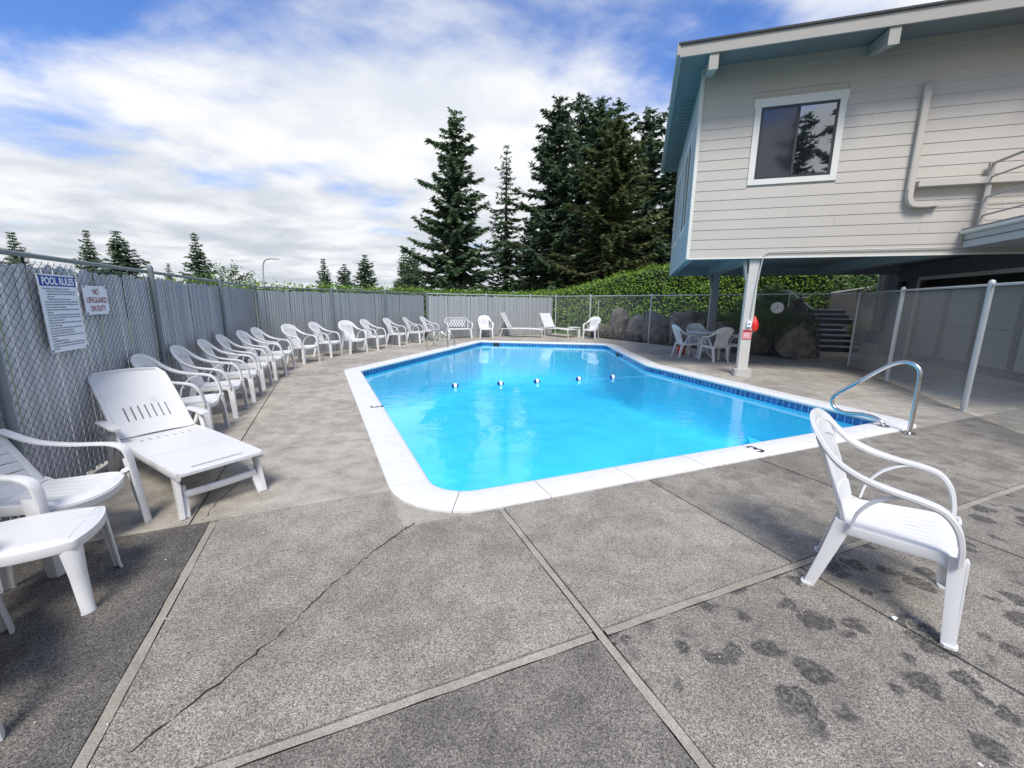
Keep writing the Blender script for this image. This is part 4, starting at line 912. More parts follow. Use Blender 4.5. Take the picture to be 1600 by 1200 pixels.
def conifer(name, h, rmax, seed, m, dens=1., z0=.06, droop=.35, shape=.85, trunk=True, wild=.25, tw=1., crown_pow=1.):
    """returns (trunk mesh, crown mesh)"""
    r_ = np.random.default_rng(seed); Cs, Ax, Ay = [], [], []; tb = MB()
    tb.tube([(0, 0, -.5), (0, 0, h*.3), (.02*h*r_.normal()*.3, 0, h*.65), (0, 0, h*.985)], [h*.016+.03, h*.012+.02, h*.007+.015, .012], 8)
    z = h*z0
    while z < h*.985:
        t = (z/h-z0)/(1-z0); Lmax = rmax*(max(0, 1-t)**shape)*(.75+.25*min(1, t*6+.3))+.12
        nb_ = int(r_.integers(4, 7)); a0 = r_.uniform(0, 6.28)
        for b in range(nb_):
            az = a0+6.283*b/nb_+r_.normal()*.25; Lb = Lmax*(1-wild*r_.random()*1.6)*(1+.22*math.sin(az*2+z*.8+seed)*math.sin(z*1.3+seed*2)) * (1.12 if r_.random() < .12 else 1.)
            if Lb < .08: continue
            ca, sa = math.cos(az), math.sin(az); slope = .30*t-droop*(1-t)*.6+r_.normal()*.07; curl = .30*(1-t)+.05
            k = max(3, int(Lb/.085*dens)); s = (np.arange(k)+r_.random(k))/k; s = s**.85
            rr = Lb*s; zz = z+Lb*(slope*s-.18*s+curl*s*s*.9-.10*np.sin(s*3.1))
            for q in range(4):
                sidea = r_.normal(0, .75, k)+(-.8 if q % 2 else .8); ang = az+sidea
                ln = (.10+.24*(1-s*.55)*min(1., Lb/1.6))*r_.uniform(.55, 1.25, k)*tw
                dx = np.stack([np.cos(ang), np.sin(ang), r_.normal(-.18 if q < 3 else -.55, .22, k)], 1); dx /= np.linalg.norm(dx, axis=1, keepdims=True)
                cpt = np.stack([rr*ca, rr*sa, zz], 1)+dx*ln[:, None]*.7+r_.normal(0, .03, (k, 3)); nr = r_.normal(0, .5, (k, 3)); nr[:, 2] += 1
                sy = np.cross(nr, dx); sy /= np.linalg.norm(sy, axis=1, keepdims=True)+1e-9
                Cs.append(cpt); Ax.append(dx*ln[:, None]); Ay.append(sy*(ln*r_.uniform(.22, .38, k))[:, None])
            if Lb > .5: tb.tube([(0, 0, z), (ca*Lb*.5, sa*Lb*.5, z+Lb*(slope*.5-.09+curl*.22-.1)), (ca*Lb*.93, sa*Lb*.93, z+Lb*(slope-.18+curl*.8))], [.012+.012*Lb, .01+.006*Lb, .005], 3, False)
        z += h*.016+.07+.10*r_.random()
    Cs, Ax, Ay = map(np.concatenate, (Cs, Ax, Ay))
    return tb.mesh('trunk', 'bark', True, 60), leaves_mesh('crown', Cs, Ax, Ay, m)
def plant(name, meshes, loc, label, sc=1., rz=0., group=None, cat='tree', szx=1.):
    o = empty(name, loc, rz, label, cat, group); o.scale = (sc*szx, sc*szx, sc)
    for nm, me_ in zip(('trunk', 'crown'), meshes): link(nm, me_, o)
    return o
firA = conifer('fir', 15.0, 5.5, 11, 'fir', 1.5, .05, .42, .74, wild=.42, tw=1.)
firB = conifer('fir', 13.5, 3.1, 12, 'fir', .85, .05, .30, .85, wild=.38, tw=.9)
firC = conifer('fir', 17.0, 5.2, 13, 'fir2', 1.35, .06, .45, .64, wild=.42, tw=1.05)
firD = conifer('fir', 17.5, 4.3, 14, 'fir2', 1.3, .12, .45, .58, wild=.5, tw=1.05)
cedar = conifer('cedar', 13.0, 4.4, 15, 'cedar', 1.9, .03, .25, .40, wild=.45, tw=.95)
small = conifer('fir', 9.5, 2.4, 16, 'fir', .8, .04, .35, .85, wild=.35, tw=1.2)
small2 = conifer('fir', 9.5, 2.9, 17, 'fir2', .8, .04, .4, .7, wild=.45, tw=1.25)
G1 = 'tall conifers behind the hedge'
plant('fir_tree', firA, (-3.95, 30, -1.), 'broad dark fir standing alone left of the tree group', 1., .4, G1)
plant('fir_tree', firB, (-.55, 32, -1.), 'slim open fir between the broad fir and the tree group', 1., 1., G1)
plant('fir_tree', firC, (3.0, 31, -1.2), 'tall fir at the left edge of the dense tree group', .97, .2, G1)
plant('fir_tree', firD, (5.1, 35, -1.), 'second tall fir from the left in the dense tree group', 1.05, 1.3, G1)
plant('fir_tree', firC, (6.5, 34.5, -1.), 'tallest ragged fir in the middle of the dense tree group', 1.05, 2.6, G1)
plant('fir_tree', firD, (8.2, 36.5, -1.), 'ragged fir right of the middle of the dense tree group', 1.06, 3.9, G1)
plant('cedar_tree', cedar, (6.3, 27.5, -.3), 'wide olive brown cedar in front of the dense tree group', .98, .5, G1, szx=1.0)
plant('fir_tree', firC, (9.9, 33.5, -.8), 'dark fir between the cedar and the house eave', .97, 4.4, G1)
plant('fir_tree', firD, (11.0, 31, -.5), 'dark fir partly hidden by the house eave', .90, 5.2, G1)
plant('fir_tree', firA, (1.6, 36, -1.2), 'dark fir filling the gap behind the slim fir', .72, 2.2, G1)
plant('fir_tree', firC, (10.0, 40, 0), 'fir deep behind the olive cedar', .8, 1.2, G1)
G2 = 'small distant conifers on the skyline'
for x, y, top, me_, lb, sx in ((-63.5, 55, 9.73, small, 'distant conifer at the far left edge of the fence', 1), (-59, 60, 10.83, small, 'slender distant conifer above the pool rules sign', .85), (-53, 58, 10.3, small2, 'bushy distant conifer above the no lifeguard sign', 1.3), (-72.4, 90, 8.9, small, 'tiny distant conifer tip above the left fence post', .8),
                               (-36.7, 50, 9.05, small, 'distant conifer standing left of the street lamp', 1.0), (-26.5, 60, 7.3, small, 'left one of three distant conifers right of the street lamp', 1.0), (-23.6, 60, 6.5, small2, 'middle one of three distant conifers right of the street lamp', 1.1), (-20, 58, 7.55, small2, 'right one of three distant conifers right of the street lamp', 1.1),
                               (-12.7, 50, 7.8, small, 'pale small conifer left of the broad fir', .9), (-10.9, 47, 7.2, small2, 'small conifer tucked beside the broad fir', .9), (-16.2, 60, 4.5, small2, 'low conifer filling the skyline left of the pale small conifer', 1.4)):
    base = -2.; plant('conifer_tree', me_, (x, y, base), lb, (top-base)/9.4, x, G2, szx=sx)
def leafy(name, loc, h, r, n, label):
    o = empty(name, loc, 0, label, 'tree'); tb = MB(); tb.tube([(0, 0, -1), (0, 0, h*.5), (.1, 0, h*.8)], [.2, .14, .05], 7)
    for k in range(6): tb.tube([(0, 0, h*(.35+.05*k)), (r*.5*math.cos(k*2.4), r*.5*math.sin(k*2.4), h*(.55+.05*k))], [.07, .02], 5)
    tb.obj('trunk', 'bark', o); cl = rng.normal(size=(26, 3))*np.array([r*.5, r*.5, h*.2])+[0, 0, h*.62]; c = cl[rng.integers(0, 26, n)]+rng.normal(size=(n, 3))*r*.17
    a = rand_unit(n); b = np.cross(a, rand_unit(n)); k = rng.uniform(.09, .17, (n, 1)); link('crown', leaves_mesh('crown', c, a*k, b*k*.6, 'shrub'), o)
leafy('deciduous_tree', (-34.4, 50, -2.), 8.0, 2.2, 3500, 'round leafy tree right of the distant conifer by the lamp'); leafy('deciduous_tree', (-32.0, 51, -2.), 6.6, 1.5, 2000, 'small leafy treetop just left of the street lamp')
# trees behind the camera, seen only in the window glass
G3 = 'conifers mirrored in the window'
for x, y, s, me_, lb in ((7.5, -16, .95, firC, 'conifer mirrored in the right pane of the house window'), (4.6, -20, .9, firD, 'conifer mirrored in the left pane of the house window'), (11.5, -18, .85, firA, 'conifer mirrored at the right edge of the house window'), (-8, -24, 1., firA, 'conifer standing behind the photographer')):
    plant('fir_tree', me_, (x, y, -.5), lb, s, x, G3)
lp = empty('street_lamp', (-31.9, 55, -2), 0, 'thin curved street lamp beyond the left fence', 'street lamp')
mb = MB(); mb.tube(bez([(0, 0, 0), (-.25, 0, 5), (-.2, 0, 7.4), (.1, 0, 8.35), (.8, 0, 8.6), (1.3, 0, 8.6)], 6), .09, 8); mb.obj('pole', 'galv', lp)
MB().sweep([(1.25, 0, 8.6), (1.5, 0, 8.62), (2.0, 0, 8.55)], [.2, .32, .2], [.1, .18, .06], (0, 1, 0)).obj('lamp_head', 'galv', lp)

# ------------------------------------------------------------------ white resin furniture
def armchair():
    """loop-armed resin chair facing +y, origin on the ground between its legs"""
    r = empty('armchair')
    def bk(u, t):
        s = 2*u-1; return V(((.172+.035*t)*s, -.185-.185*t**1.15+.045*s*s*(.3+.7*t), .385+t*(.495-.07*s*s)))
    st_ = MB()
    def seat(u, v):
        s = 2*u-1; y = -.205+.475*v-.045*s*s*v*v; z = .388+.030*v-.016*(1-s*s); 
        if v > .86: z -= ((v-.86)/.14)**2*.030
        gi = int(round(u*30)); 
        if .10 < v < .80 and 3 < gi < 27 and gi % 3 == 0: z -= .005
        return ((.200+.052*math.sin(min(1, v*1.05)*1.5))*s, y, z)
    st_.grid(seat, 30, 14, (0, 0, -.011))
    rim = [seat(0, v/10) for v in range(1, 10)] + [seat(u/10, .985) for u in range(0, 11)] + [seat(1, v/10) for v in range(9, 0, -1)]
    st_.sweep([(p[0]*1.005, p[1], p[2]-.022) for p in rim], .046, .011, (0, 0, 1), 8)
    st_.obj('seat', 'plastic', r, True, 40)
    b = MB()
    b.grid(lambda u, t: bk(u, t*.30), 14, 4, (0, .010, -.002))
    b.grid(lambda u, t: bk(u, .84+t*.15), 14, 3, (0, .010, -.002))
    for u in (.045, .955): b.sweep([bk(u, t/8) for t in range(9)], .030, .014, (1, 0, 0))
    top = bez([(.232, -.278, .775), (.19, -.335, .845), (.10, -.372, .885), (0, -.380, .896), (-.10, -.372, .885), (-.19, -.335, .845), (-.232, -.278, .775)], 5)
    b.sweep(top, .062, .020, [V((p.x*2.2, -.35, 1.-abs(p.x)*2.2)) for p in top])
    bo = b.obj('backrest', 'plastic', r, True, 40)
    for i in range(8):
        u = .135+.73*i/7; MB().sweep([bk(u, .29+.57*k/5) for k in range(6)], [.030-.002*k*.2 for k in range(6)], .010, (1, 0, 0)).obj('slat', 'plastic', bo, True, 40)
    for s in (1, -1):
        a = MB(); P = [(.222, -.292, .79), (.250, -.225, .728), (.268, -.13, .682), (.281, -.01, .655), (.289, .09, .642), (.292, .165, .618), (.289, .215, .555), (.282, .238, .47), (.274, .243, .395)]
        P = bez([(x*s, y, z) for x, y, z in P], 5); n = len(P); sd_ = []
        for i, p in enumerate(P): k = min(1, i/(n*.35)); sd_.append(V((s*1., -.3*(1-k), .55*(1-k))))
        a.sweep(P, [.066-.004*min(1, i/(n*.4)) for i in range(n)], .021, sd_)
        a.sweep([p-V((s*.020*0, 0, .012)) for p in P[:int(n*.86)]], .012, .022, sd_, 6)
        lo = bez([(.225*s, -.135, .405), (.240*s, -.118, .49), (.258*s, -.065, .575), (.276*s, .02, .632), (.285*s, .10, .640)], 5)
        a.sweep(lo, .042, .014, (1, 0, 0)); a.obj('arm', 'plastic', r, True, 40)
        f = MB(); f.sweep([(.266*s, .238, .415), (.280*s, .250, .2), (.291*s, .262, 0)], [.066, .054, .046], .011, (0, 1, 0)); f.sweep([(.238*s, .268, .405), (.258*s, .276, .2), (.270*s, .284, 0)], [.070, .056, .048], .011, (1, 0, 0))
        f.sweep([(.278*s, .268, .012), (.278*s, .268, 0)], .058, .055, (1, 0, 0)); f.obj('leg', 'plastic', r, True, 40)
        f = MB(); f.sweep([(.205*s, -.165, .405), (.213*s, -.215, .2), (.219*s, -.268, 0)], [.075, .058, .046], .011, (0, 1, 0)); f.sweep([(.180*s, -.200, .405), (.192*s, -.240, .2), (.200*s, -.288, 0)], [.058, .05, .044], .011, (1, 0, 0))
        f.sweep([(.208*s, -.278, .012), (.208*s, -.278, 0)], .05, .05, (1, 0, 0)); f.obj('leg', 'plastic', r, True, 40)
    return r
proto = armchair(); first = [True]
def put(proto, mid, f, label, group, front=.262, z=0):
    f = V(f).normalized(); mid = V(mid); o = proto if first[0] else copy_tree(proto); first[0] = False
    p = mid-f*front; o.location = (p.x, p.y, z); o.rotation_euler = (0, 0, math.atan2(-f.x, f.y)); tag(o, label, 'chair', group); return o
GA, GB, GT = 'armchairs along the left fence', 'armchairs along the angled fence', 'armchairs round the patio table'
fa1 = (.94, .34)
put(proto, (2.17, 1.815), (.72, -.69), 'white resin armchair alone in the right foreground, seen from behind', 'lone armchairs')
for i, (m_, f_) in enumerate((((-3.32, 4.52), fa1), ((-3.645, 5.41), fa1), ((-3.94, 6.26), (.93, .37)), ((-4.27, 7.10), (.95, .33)), ((-4.52, 7.98), (.97, .2)), ((-4.80, 8.85), (.97, .15)))):
    put(proto, m_, f_, ('white resin armchair directly behind the reclining lounger', 'second white armchair along the left fence, next after the one behind the lounger', 'third white armchair along the left fence from the lounger', 'fourth white armchair along the left fence from the lounger', 'fifth white armchair along the left fence from the lounger', 'last white armchair along the left fence, in the fence corner')[i], GA)
for i, (m_, f_) in enumerate((((-4.87, 10.0), (.97, -.22)), ((-4.77, 11.2), (.99, -.1)), ((-4.43, 11.92), (.80, -.6)), ((-4.11, 13.1), (.97, -.2)), ((-3.76, 14.3), (.97, -.2)), ((-3.32, 15.25), (.99, -.05)), ((-2.92, 16.15), (.97, -.2)))):
    put(proto, m_, f_, 'white armchair along the angled fence, %s from the fence corner' % ('first', 'second', 'third, turned toward the camera', 'fourth', 'fifth', 'sixth', 'seventh and farthest')[i], GB)
put(proto, (-1.10, 17.62), (.25, -.97), 'white armchair facing the pool between the bench and the sling loungers', 'lone armchairs')
put(proto, (3.24, 17.6), (-.55, -.83), 'white armchair facing the pool in front of the low boulder', 'lone armchairs')
for m_, f_, lb in (((5.22, 11.93), (.99, .1), 'white patio chair at the left side of the round table'), ((5.52, 12.25), (-.15, -.99), 'white patio chair behind the round table facing the camera'), ((5.42, 11.36), (-.12, 1.), 'white patio chair with its back to the camera at the round table'), ((6.02, 11.62), (-.9, .35), 'white patio chair half hidden behind the front support post')):
    put(proto, m_, f_, lb, GT)
# round patio table
tb_ = empty('patio_table', (5.50, 11.90, 0), .5, 'round white resin patio table under the house', 'table')
MB().lathe([(.40, .695), (.455, .70), (.462, .715), (.455, .728), (.03, .732)], n=36).obj('table_top', 'plastic_u', tb_)
MB().lathe([(.10, .40), (.075, .52), (.11, .64), (.17, .694)], n=14).obj('pedestal', 'plastic_u', tb_)
for k in range(4):
    a = k*math.pi/2; pts = bez([(.05*math.cos(a), .05*math.sin(a), .5), (.09*math.cos(a), .09*math.sin(a), .28), (.18*math.cos(a), .18*math.sin(a), .10), (.33*math.cos(a), .33*math.sin(a), .018)], 4)
    MB().sweep(pts, [.10]*5+[.09]*(len(pts)-5), .03, (-math.sin(a), math.cos(a), 0)).obj('leg', 'plastic', tb_, True, 40)
jb = empty('red_bucket', (5.12, 12.55, 0), 0, 'small red container on the ground under the patio table', 'container'); MB().lathe([(.085, 0), (.10, .02), (.11, .22), (.10, .225)], n=16).obj('tub', 'redp', jb); MB().lathe([(.112, .2), (.116, .215), (.112, .23)], n=16).obj('lid', 'redp', jb)

# broad low chair cut by the left frame edge, and its neighbour
def lowchair():
    r = empty('low_armchair')
    def bk(u, t): s = 2*u-1; return V(((.25-.03*t*t)*s, -.22-.30*t, .33+t*.56-.07*s*s*t))
    s_ = MB()
    def seat(u, v):
        s = 2*u-1; z = .345+.065*v-.02*(1-s*s)-(((v-.85)/.15)**2*.04 if v > .85 else 0); gi = int(round(u*24))
        if .12 < v < .78 and gi % 3 == 0 and 2 < gi < 22: z -= .005
        return ((.235+.045*v)*s, -.24+.58*v-.07*s*s*v*v, z)
    s_.grid(seat, 24, 14, (0, 0, -.012)); rim = [seat(0, v/10) for v in range(1, 10)] + [seat(u/10, .985) for u in range(11)] + [seat(1, v/10) for v in range(9, 0, -1)]
    s_.sweep([(p[0]*1.005, p[1], p[2]-.025) for p in rim], .055, .012, (0, 0, 1)); s_.obj('seat', 'plastic', r, True, 40)
    b = MB(); 
    for t0, t1 in ((0, .12), (.84, 1.0)): b.grid(lambda u, t: bk(u, t0+t*(t1-t0)), 12, 3, (0, .012, 0))
    for u in (.04, .96): b.sweep([bk(u, t/8) for t in range(9)], .055, .025, (1, 0, 0))
    bo = b.obj('backrest', 'plastic', r, True, 40)
    for k in range(7):
        t = .165+.107*k; MB().sweep([bk(.05+.9*i/8, t) for i in range(9)], .060, .010, (0, -.4, 1)).obj('slat', 'plastic', bo, True, 40)
    for s in (1, -1):
        a = MB(); P = bez([(.235*s, -.42, .70), (.275*s, -.26, .615), (.31*s, -.08, .585), (.325*s, .10, .585), (.330*s, .20, .58), (.332*s, .262, .545), (.334*s, .285, .45), (.340*s, .30, .25), (.348*s, .322, 0)], 5)
        a.sweep(P, [.068]*20+[.072]*5+[.066]*5+[.058]*(len(P)-30), .016, (1, .0, 0)); a.obj('arm', 'plastic', r, True, 40)
        f = MB(); f.sweep([(.362*s, .245, .47), (.366*s, .272, .2), (.374*s, .30, 0)], [.07, .062, .052], .012, (0, 1, 0)); f.sweep([(.30*s, .27, .41), (.305*s, .25, .385)], .07, .03, (1, 0, 0)); f.obj('leg', 'plastic', r, True, 40)
        f = MB(); f.sweep([(.245*s, -.17, .36), (.262*s, -.25, .18), (.275*s, -.33, 0)], [.09, .07, .055], .012, (0, 1, 0)); f.sweep([(.215*s, -.205, .36), (.238*s, -.28, .18), (.255*s, -.35, 0)], [.07, .06, .05], .012, (1, 0, 0)); f.obj('leg', 'plastic', r, True, 40)
    return r
lc = lowchair(); first[0] = True
lcn = put(lc, (-2.49, 2.32), (1., .02), 'broad low white chair beside the footstool, cut by the left frame edge', 'broad low chairs', .31)
lcn.scale = (.82, 1, .96)
lcs = put(lc, (-2.03, 1.40), (.67, .74), 'white chair in the bottom left corner showing only its front legs', 'broad low chairs', .31); lcs.scale = (1, 1, 1)
# footstool
fs = empty('footstool', (-2.33, 1.835, 0), math.atan2(-.19, -.36), 'white resin footstool in the left foreground', 'footstool')
def sq2disc(a, b, k=.55):
    return a*math.sqrt(1-k*b*b/2)/math.sqrt(1-k/2*.35), b*math.sqrt(1-k*a*a/2)/math.sqrt(1-k/2*.35)
def stooltop(u, v):
    a, b = sq2disc(2*u-1, 2*v-1); e = max(abs(2*u-1), abs(2*v-1)); return (a*.232, b*.212, .388-(max(0, e-.8)/.2)**2*.014)
mb = MB(); mb.grid(stooltop, 20, 20, (0, 0, -.012))
rimp = [stooltop(u/20, 0) for u in range(20)] + [stooltop(1, v/20) for v in range(20)] + [stooltop(1-u/20, 1) for u in range(20)] + [stooltop(0, 1-v/20) for v in range(20)]
mb.sweep([(p[0]*1.002, p[1]*1.002, p[2]-.019) for p in rimp], .044, .010, (0, 0, 1), closed=True); to = mb.obj('top', 'plastic', fs, True, 50)
for y in (-.165, .165): MB().sweep([(-.19, y, .3882), (.19, y, .3882)], .004, .003, (0, 1, 0), 4).obj('moulded_line', 'plastic_u', to, False)
for x in (-.185, .185): MB().sweep([(x, -.16, .3882), (x, .16, .3882)], .004, .003, (1, 0, 0), 4).obj('moulded_line', 'plastic_u', to, False)
def arc_leg(levels, sx, sy):
    """leg moulded as a quarter-round shell: levels = (x, y, z, radius)"""
    m_ = MB(); n = 9; v = []; f = []
    for x, y, z, r in levels:
        for rr in (r, r-.010):
            for k in range(n):
                a = rad(-14+118*k/(n-1)); v.append(((x-r+rr*math.cos(a))*sx, (y-r+rr*math.sin(a))*sy, z))
    for l in range(len(levels)-1):
        o = l*2*n; o2 = o+2*n
        for k in range(n-1): f += [(o+k, o+k+1, o2+k+1, o2+k), (o+n+k+1, o+n+k, o2+n+k, o2+n+k+1)]
        f += [(o, o2, o2+n, o+n), (o+n-1, o+2*n-1, o2+2*n-1, o2+n-1)]
    e = (len(levels)-1)*2*n; f += [(k+1, k, n+k, n+k+1) for k in range(n-1)] + [(e+k, e+k+1, e+n+k+1, e+n+k) for k in range(n-1)]
    return m_.add(v, f)
for sx in (1, -1):
    for sy in (1, -1): arc_leg([(.222, .203, .375, .070), (.224, .205, .33, .052), (.228, .209, .2, .041), (.236, .217, .012, .033), (.240, .221, .006, .037), (.240, .221, 0, .037)], sx, sy).obj('leg', 'plastic', fs, True, 50)

# resin sun lounger: +x from the foot end to the head end
ax = V((-.845, .535)); lg = empty('sun_lounger', (-2.085, 2.84, 0), math.atan2(ax.y, ax.x), 'white resin sun lounger with raised slotted back near the left fence', 'sun lounger')
def rrect(x0, x1, w0, w1, fz, r=.06, n=5):
    """rounded outline in the lounger's plane; half widths w0,w1"""
    o = []
    for cx, cy, a0 in ((x1-r, w1-r, 0), (x0+r, w0-r, 90), (x0+r, -w0+r, 180), (x1-r, -w1+r, 270)):
        for k in range(n+1): a = rad(a0+90*k/n); o.append(V((cx+r*math.cos(a), cy+r*math.sin(a), 0)))
    return [V((p.x, p.y, fz(p.x))) for p in o]
def slab_with_slots(x0, x1, hw_, fz, slots, th=.02, bow=0.):
    """panel made of rails between slots; slots = (xa, xb, [y...], half width)"""
    m_ = MB(); xa, xb, ysl, sw = slots
    m_.grid(lambda u, v: (x0+(xa-x0)*u, (2*v-1)*hw_, fz(x0+(xa-x0)*u)+bow*(1-(2*v-1)**2)), 6, 12, (0, 0, -th)); m_.grid(lambda u, v: (xb+(x1-xb)*u, (2*v-1)*hw_, fz(xb+(x1-xb)*u)+bow*(1-(2*v-1)**2)), 6, 12, (0, 0, -th))
    ed = [-hw_] + [q for y in ysl for q in (y-sw, y+sw)] + [hw_]
    for a, b in zip(ed[::2], ed[1::2]): m_.grid(lambda u, v: (xa+(xb-xa)*u, a+(b-a)*v, fz(xa+(xb-xa)*u)+bow*(1-((a+(b-a)*v)/hw_)**2)), 4, 2, (0, 0, -th))
    return m_
fzs = lambda x: .335-.0*x+.02*math.sin(x*2.2)
ys7 = [-.165+.055*k for k in range(7)]
sm_ = slab_with_slots(.52, 1.20, .265, fzs, (.98, 1.07, ys7, .006)); so_ = sm_.obj('seat_panel', 'plastic2', lg, True, 40)
ft = slab_with_slots(.0, .515, .265, fzs, (.075, .105, [0.], .17)); ft.obj('foot_panel', 'plastic2', lg, True, 40)
bx0, bz0, bl_, ba = 1.21, .345, .74, rad(41)
def bkp(u, v): 
    s = 2*v-1; e = max(0, (u-.86)/.14); return (bx0+bl_*u*math.cos(ba)-.0, s*(.262)*(1-.16*e*e*1.0), bz0+bl_*u*math.sin(ba)+.012*(1-s*s)+.015*math.sin(u*3.1))
bb = MB(); thk = (.012, 0, -.018)
bb.grid(lambda u, v: bkp(u*.20, v), 4, 14, thk); bb.grid(lambda u, v: bkp(.40+u*.60, v), 9, 14, thk)
yv = [.22+.56*k/6 for k in range(7)]; ed = [0.] + [q for y in yv for q in (y-.011, y+.011)] + [1.]
for a, b in zip(ed[::2], ed[1::2]): bb.grid(lambda u, v: bkp(.20+u*.20, a+(b-a)*v), 3, 2, thk)
bb.sweep([bkp(u/10, .0) for u in range(11)], .035, .03, (0, 0, 1)); bb.sweep([bkp(u/10, 1.) for u in range(11)], .035, .03, (0, 0, 1)); bb.sweep([bkp(1., v/10) for v in range(11)], .03, .03, (0, 0, 1))
bb.obj('backrest', 'plastic2', lg, True, 40)
for s in (1, -1):
    fr = MB(); fr.sweep(bez([(.02, .272*s, .312), (.3, .275*s, .318), (.9, .275*s, .328), (1.3, .272*s, .32), (1.7, .265*s, .315)], 4), .058, .028, (0, 0, 1)); fr.obj('side_rail', 'plastic2', lg, True, 40)
    for x0, x1, nm in ((.12, .05, 0), (1.42, 1.52, 1)):
        f = MB(); f.sweep([(x0, .262*s, .31), ((x0+x1)/2, .268*s, .16), (x1, .275*s, 0)], [.10, .075, .06], .03, (1, 0, 0)); f.sweep([(x0, .225*s, .21), ((x0+x1)/2, .24*s, .1), (x1, .252*s, 0)], [.03, .05, .05], .03, (0, 1, 0)); f.obj('leg', 'plastic2', lg, True, 40)
    am = MB(); am.sweep(bez([(1.02, .305*s, .475), (1.18, .31*s, .485), (1.36, .31*s, .48), (1.46, .30*s, .47)], 4), [.05]+[.075]*11+[.06], .022, (0, 1, 0)); am.sweep([(1.14, .30*s, .475), (1.06, .29*s, .33)], .05, .02, (1, 0, 0)); am.sweep([(1.16, .30*s, .475), (1.26, .285*s, .32)], .045, .02, (1, 0, 0)); am.obj('armrest', 'plastic2', lg, True, 40)
for x in (.09, 1.45): MB().sweep([(x, -.24, .155), (x, 0, .15), (x, .24, .155)], .05, .025, (0, 0, 1)).obj('cross_bar', 'plastic2', lg, True, 40)

# lattice bench
bn = empty('lattice_bench', (-2.22, 17.18, 0), math.atan2(.40, .79), 'white resin bench with lattice back near the far fence corner', 'bench')   # faces local -y
MB().grid(lambda u, v: ((u-.5)*1.0, -.22+.42*v, .415-.02*math.sin(v*3.1)), 10, 5, (0, 0, -.04)).obj('seat', 'plastic', bn, True, 40)
bk_ = MB(); bk_.sweep(bez([(-.47, .22, .42), (-.50, .26, .66), (-.44, .28, .82), (0, .30, .845), (.44, .28, .82), (.50, .26, .66), (.47, .22, .42)], 4), .05, .025, (0, 1, 0)); bo = bk_.obj('backrest', 'plastic', bn, True, 40)
for k in range(-5, 6):
    for s in (1, -1):
        xa, xb = k*.12, k*.12+s*.2
        if abs(xa) < .46 and abs(xb) < .46: MB().sweep([(xa, .232, .47), (xb, .285, .80)], .03, .012 if s > 0 else .016, (1, 0, 0), 6).obj('lattice_bar', 'plastic', bo, True, 40)
for s in (1, -1):
    MB().sweep(bez([(.49*s, .26, .70), (.53*s, .12, .66), (.54*s, -.10, .645), (.53*s, -.20, .58), (.51*s, -.21, .42)], 4), .05, .02, (1, 0, 0)).obj('arm', 'plastic', bn, True, 40)
    for y, yy in ((-.19, -.23), (.17, .24)): MB().sweep([(.46*s, y, .41), (.49*s, yy, 0)], [.08, .055], .035, (1, 0, 0)).obj('leg', 'plastic', bn, True, 40)
# aluminium sling loungers
def sling(loc, rz, label, ang):
    r = empty('sling_lounger', loc, rz, label, 'sun lounger', 'sling loungers by the far fence'); c_, s_ = math.cos(rad(ang)), math.sin(rad(ang)); hx = .55      # hinge
    for s in (1, -1):
        MB().tube([(-1.0, .31*s, .34), (-.4, .31*s, .37), (hx+.35, .31*s, .35)], .017, 8).obj('side_tube', 'trim', r); MB().tube([(hx, .29*s, .36), (hx+.78*c_, .29*s, .36+.78*s_)], .017, 8).obj('back_tube', 'trim', r)
        for x0, x1 in ((-.92, -.98), (hx+.25, hx+.38)): MB().tube([(x0, .31*s, .345), (x1, .32*s, 0)], .018, 8).obj('leg', 'trim', r)
        MB().tube([(hx+.40*c_, .30*s, .36+.40*s_), (hx+.48, .31*s, .30)], .011, 6).obj('back_brace', 'trim', r)
    for k in range(13): MB().box(-.95+.118*k, -.95+.118*k+.10, -.30, .30, .352, .360).obj('strap', 'plastic', r, False)
    for k in range(7):
        a, b = (.05+.103*k), (.05+.103*k+.09); MB().add([(hx+t*c_-n_*s_, y, .36+t*s_+n_*c_) for t in (a, b) for y in (-.28, .28) for n_ in (0, .008)], [(0, 1, 3, 2), (4, 6, 7, 5), (0, 4, 5, 1), (2, 3, 7, 6), (0, 2, 6, 4), (1, 5, 7, 3)]).obj('strap', 'plastic', r, False)
sling((.42, 18.35, 0), math.atan2(.25, -.97), 'white sling lounger seen from the side by the far slatted fence', 62)
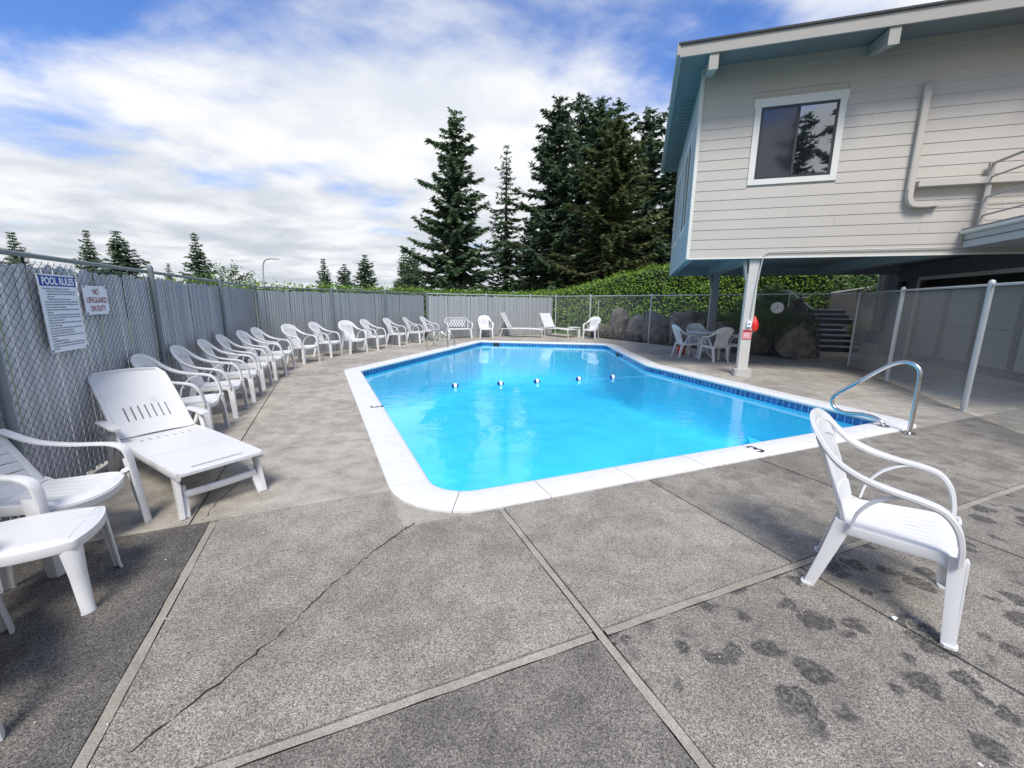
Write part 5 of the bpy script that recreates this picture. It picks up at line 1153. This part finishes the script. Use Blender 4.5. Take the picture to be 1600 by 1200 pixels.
sling((2.05, 18.75, 0), math.atan2(.80, -.60), 'white sling lounger pointing at the pool beside the small side table', 58)
sdt = empty('side_table', (2.75, 18.75, 0), .2, 'small white side table right of the sling loungers', 'table'); MB().box(-.24, .24, -.2, .2, .40, .43).obj('table_top', 'plastic', sdt, False)
for s in (1, -1):
    for q in (1, -1): MB().sweep([(.2*s, .16*q, .40), (.22*s, .18*q, 0)], [.06, .045], .03, (1, 0, 0)).obj('leg', 'plastic', sdt, True, 40)
# a marker stake and a stray scrap
sk_ = empty('white_stake', (3.9, 19.3, 0), 0, 'thin white stake standing behind the wire fence', 'stake'); MB().tube([(0, 0, -.1), (.02, 0, 1.55)], .018, 6).obj('pole', 'galv', sk_); MB().lathe([(.02, 1.54), (.02, 1.57), (.004, 1.59)], (.02, 0, 0), 6).obj('tip', 'galv', sk_)
sc_ = empty('litter_scrap', (1.883, 1.774, .001), .6, 'tiny white scrap on the concrete beside the foreground armchair', 'litter'); MB().add([(-.018, -.008, .0), (.012, -.011, .004), (.02, .006, .001), (-.01, .010, .006), (0, 0, .010)], [(0, 1, 4), (1, 2, 4), (2, 3, 4), (3, 0, 4), (3, 2, 1, 0)]).obj('paper', 'signw', sc_, False)
# stone chips and flecks scattered over the near slabs
n_ = 900; cx = np.stack([rng.uniform(-3, 5, n_), rng.uniform(.8, 4.2, n_)], 1)
ok_ = np.array([(V(c)-PA).dot(nN) > .03 or (V(c)-PA).dot(nL) > .03 for c in cx]); cx = cx[ok_]; n_ = len(cx); an = rng.uniform(0, 6.28, n_); k_ = rng.uniform(.0015, .0050, n_)*(1+1.2*(rng.random(n_) < .06))
c3 = np.concatenate([cx, np.full((n_, 1), .003)], 1); a3 = np.stack([np.cos(an)*k_, np.sin(an)*k_, rng.normal(0, .0012, n_)], 1); b3 = np.stack([-np.sin(an)*k_*.6, np.cos(an)*k_*.6, rng.normal(0, .0012, n_)], 1)
tag(link('stone_chips', leaves_mesh('stone_chips', c3, a3, b3, 'chip'), deck), kind='stuff')
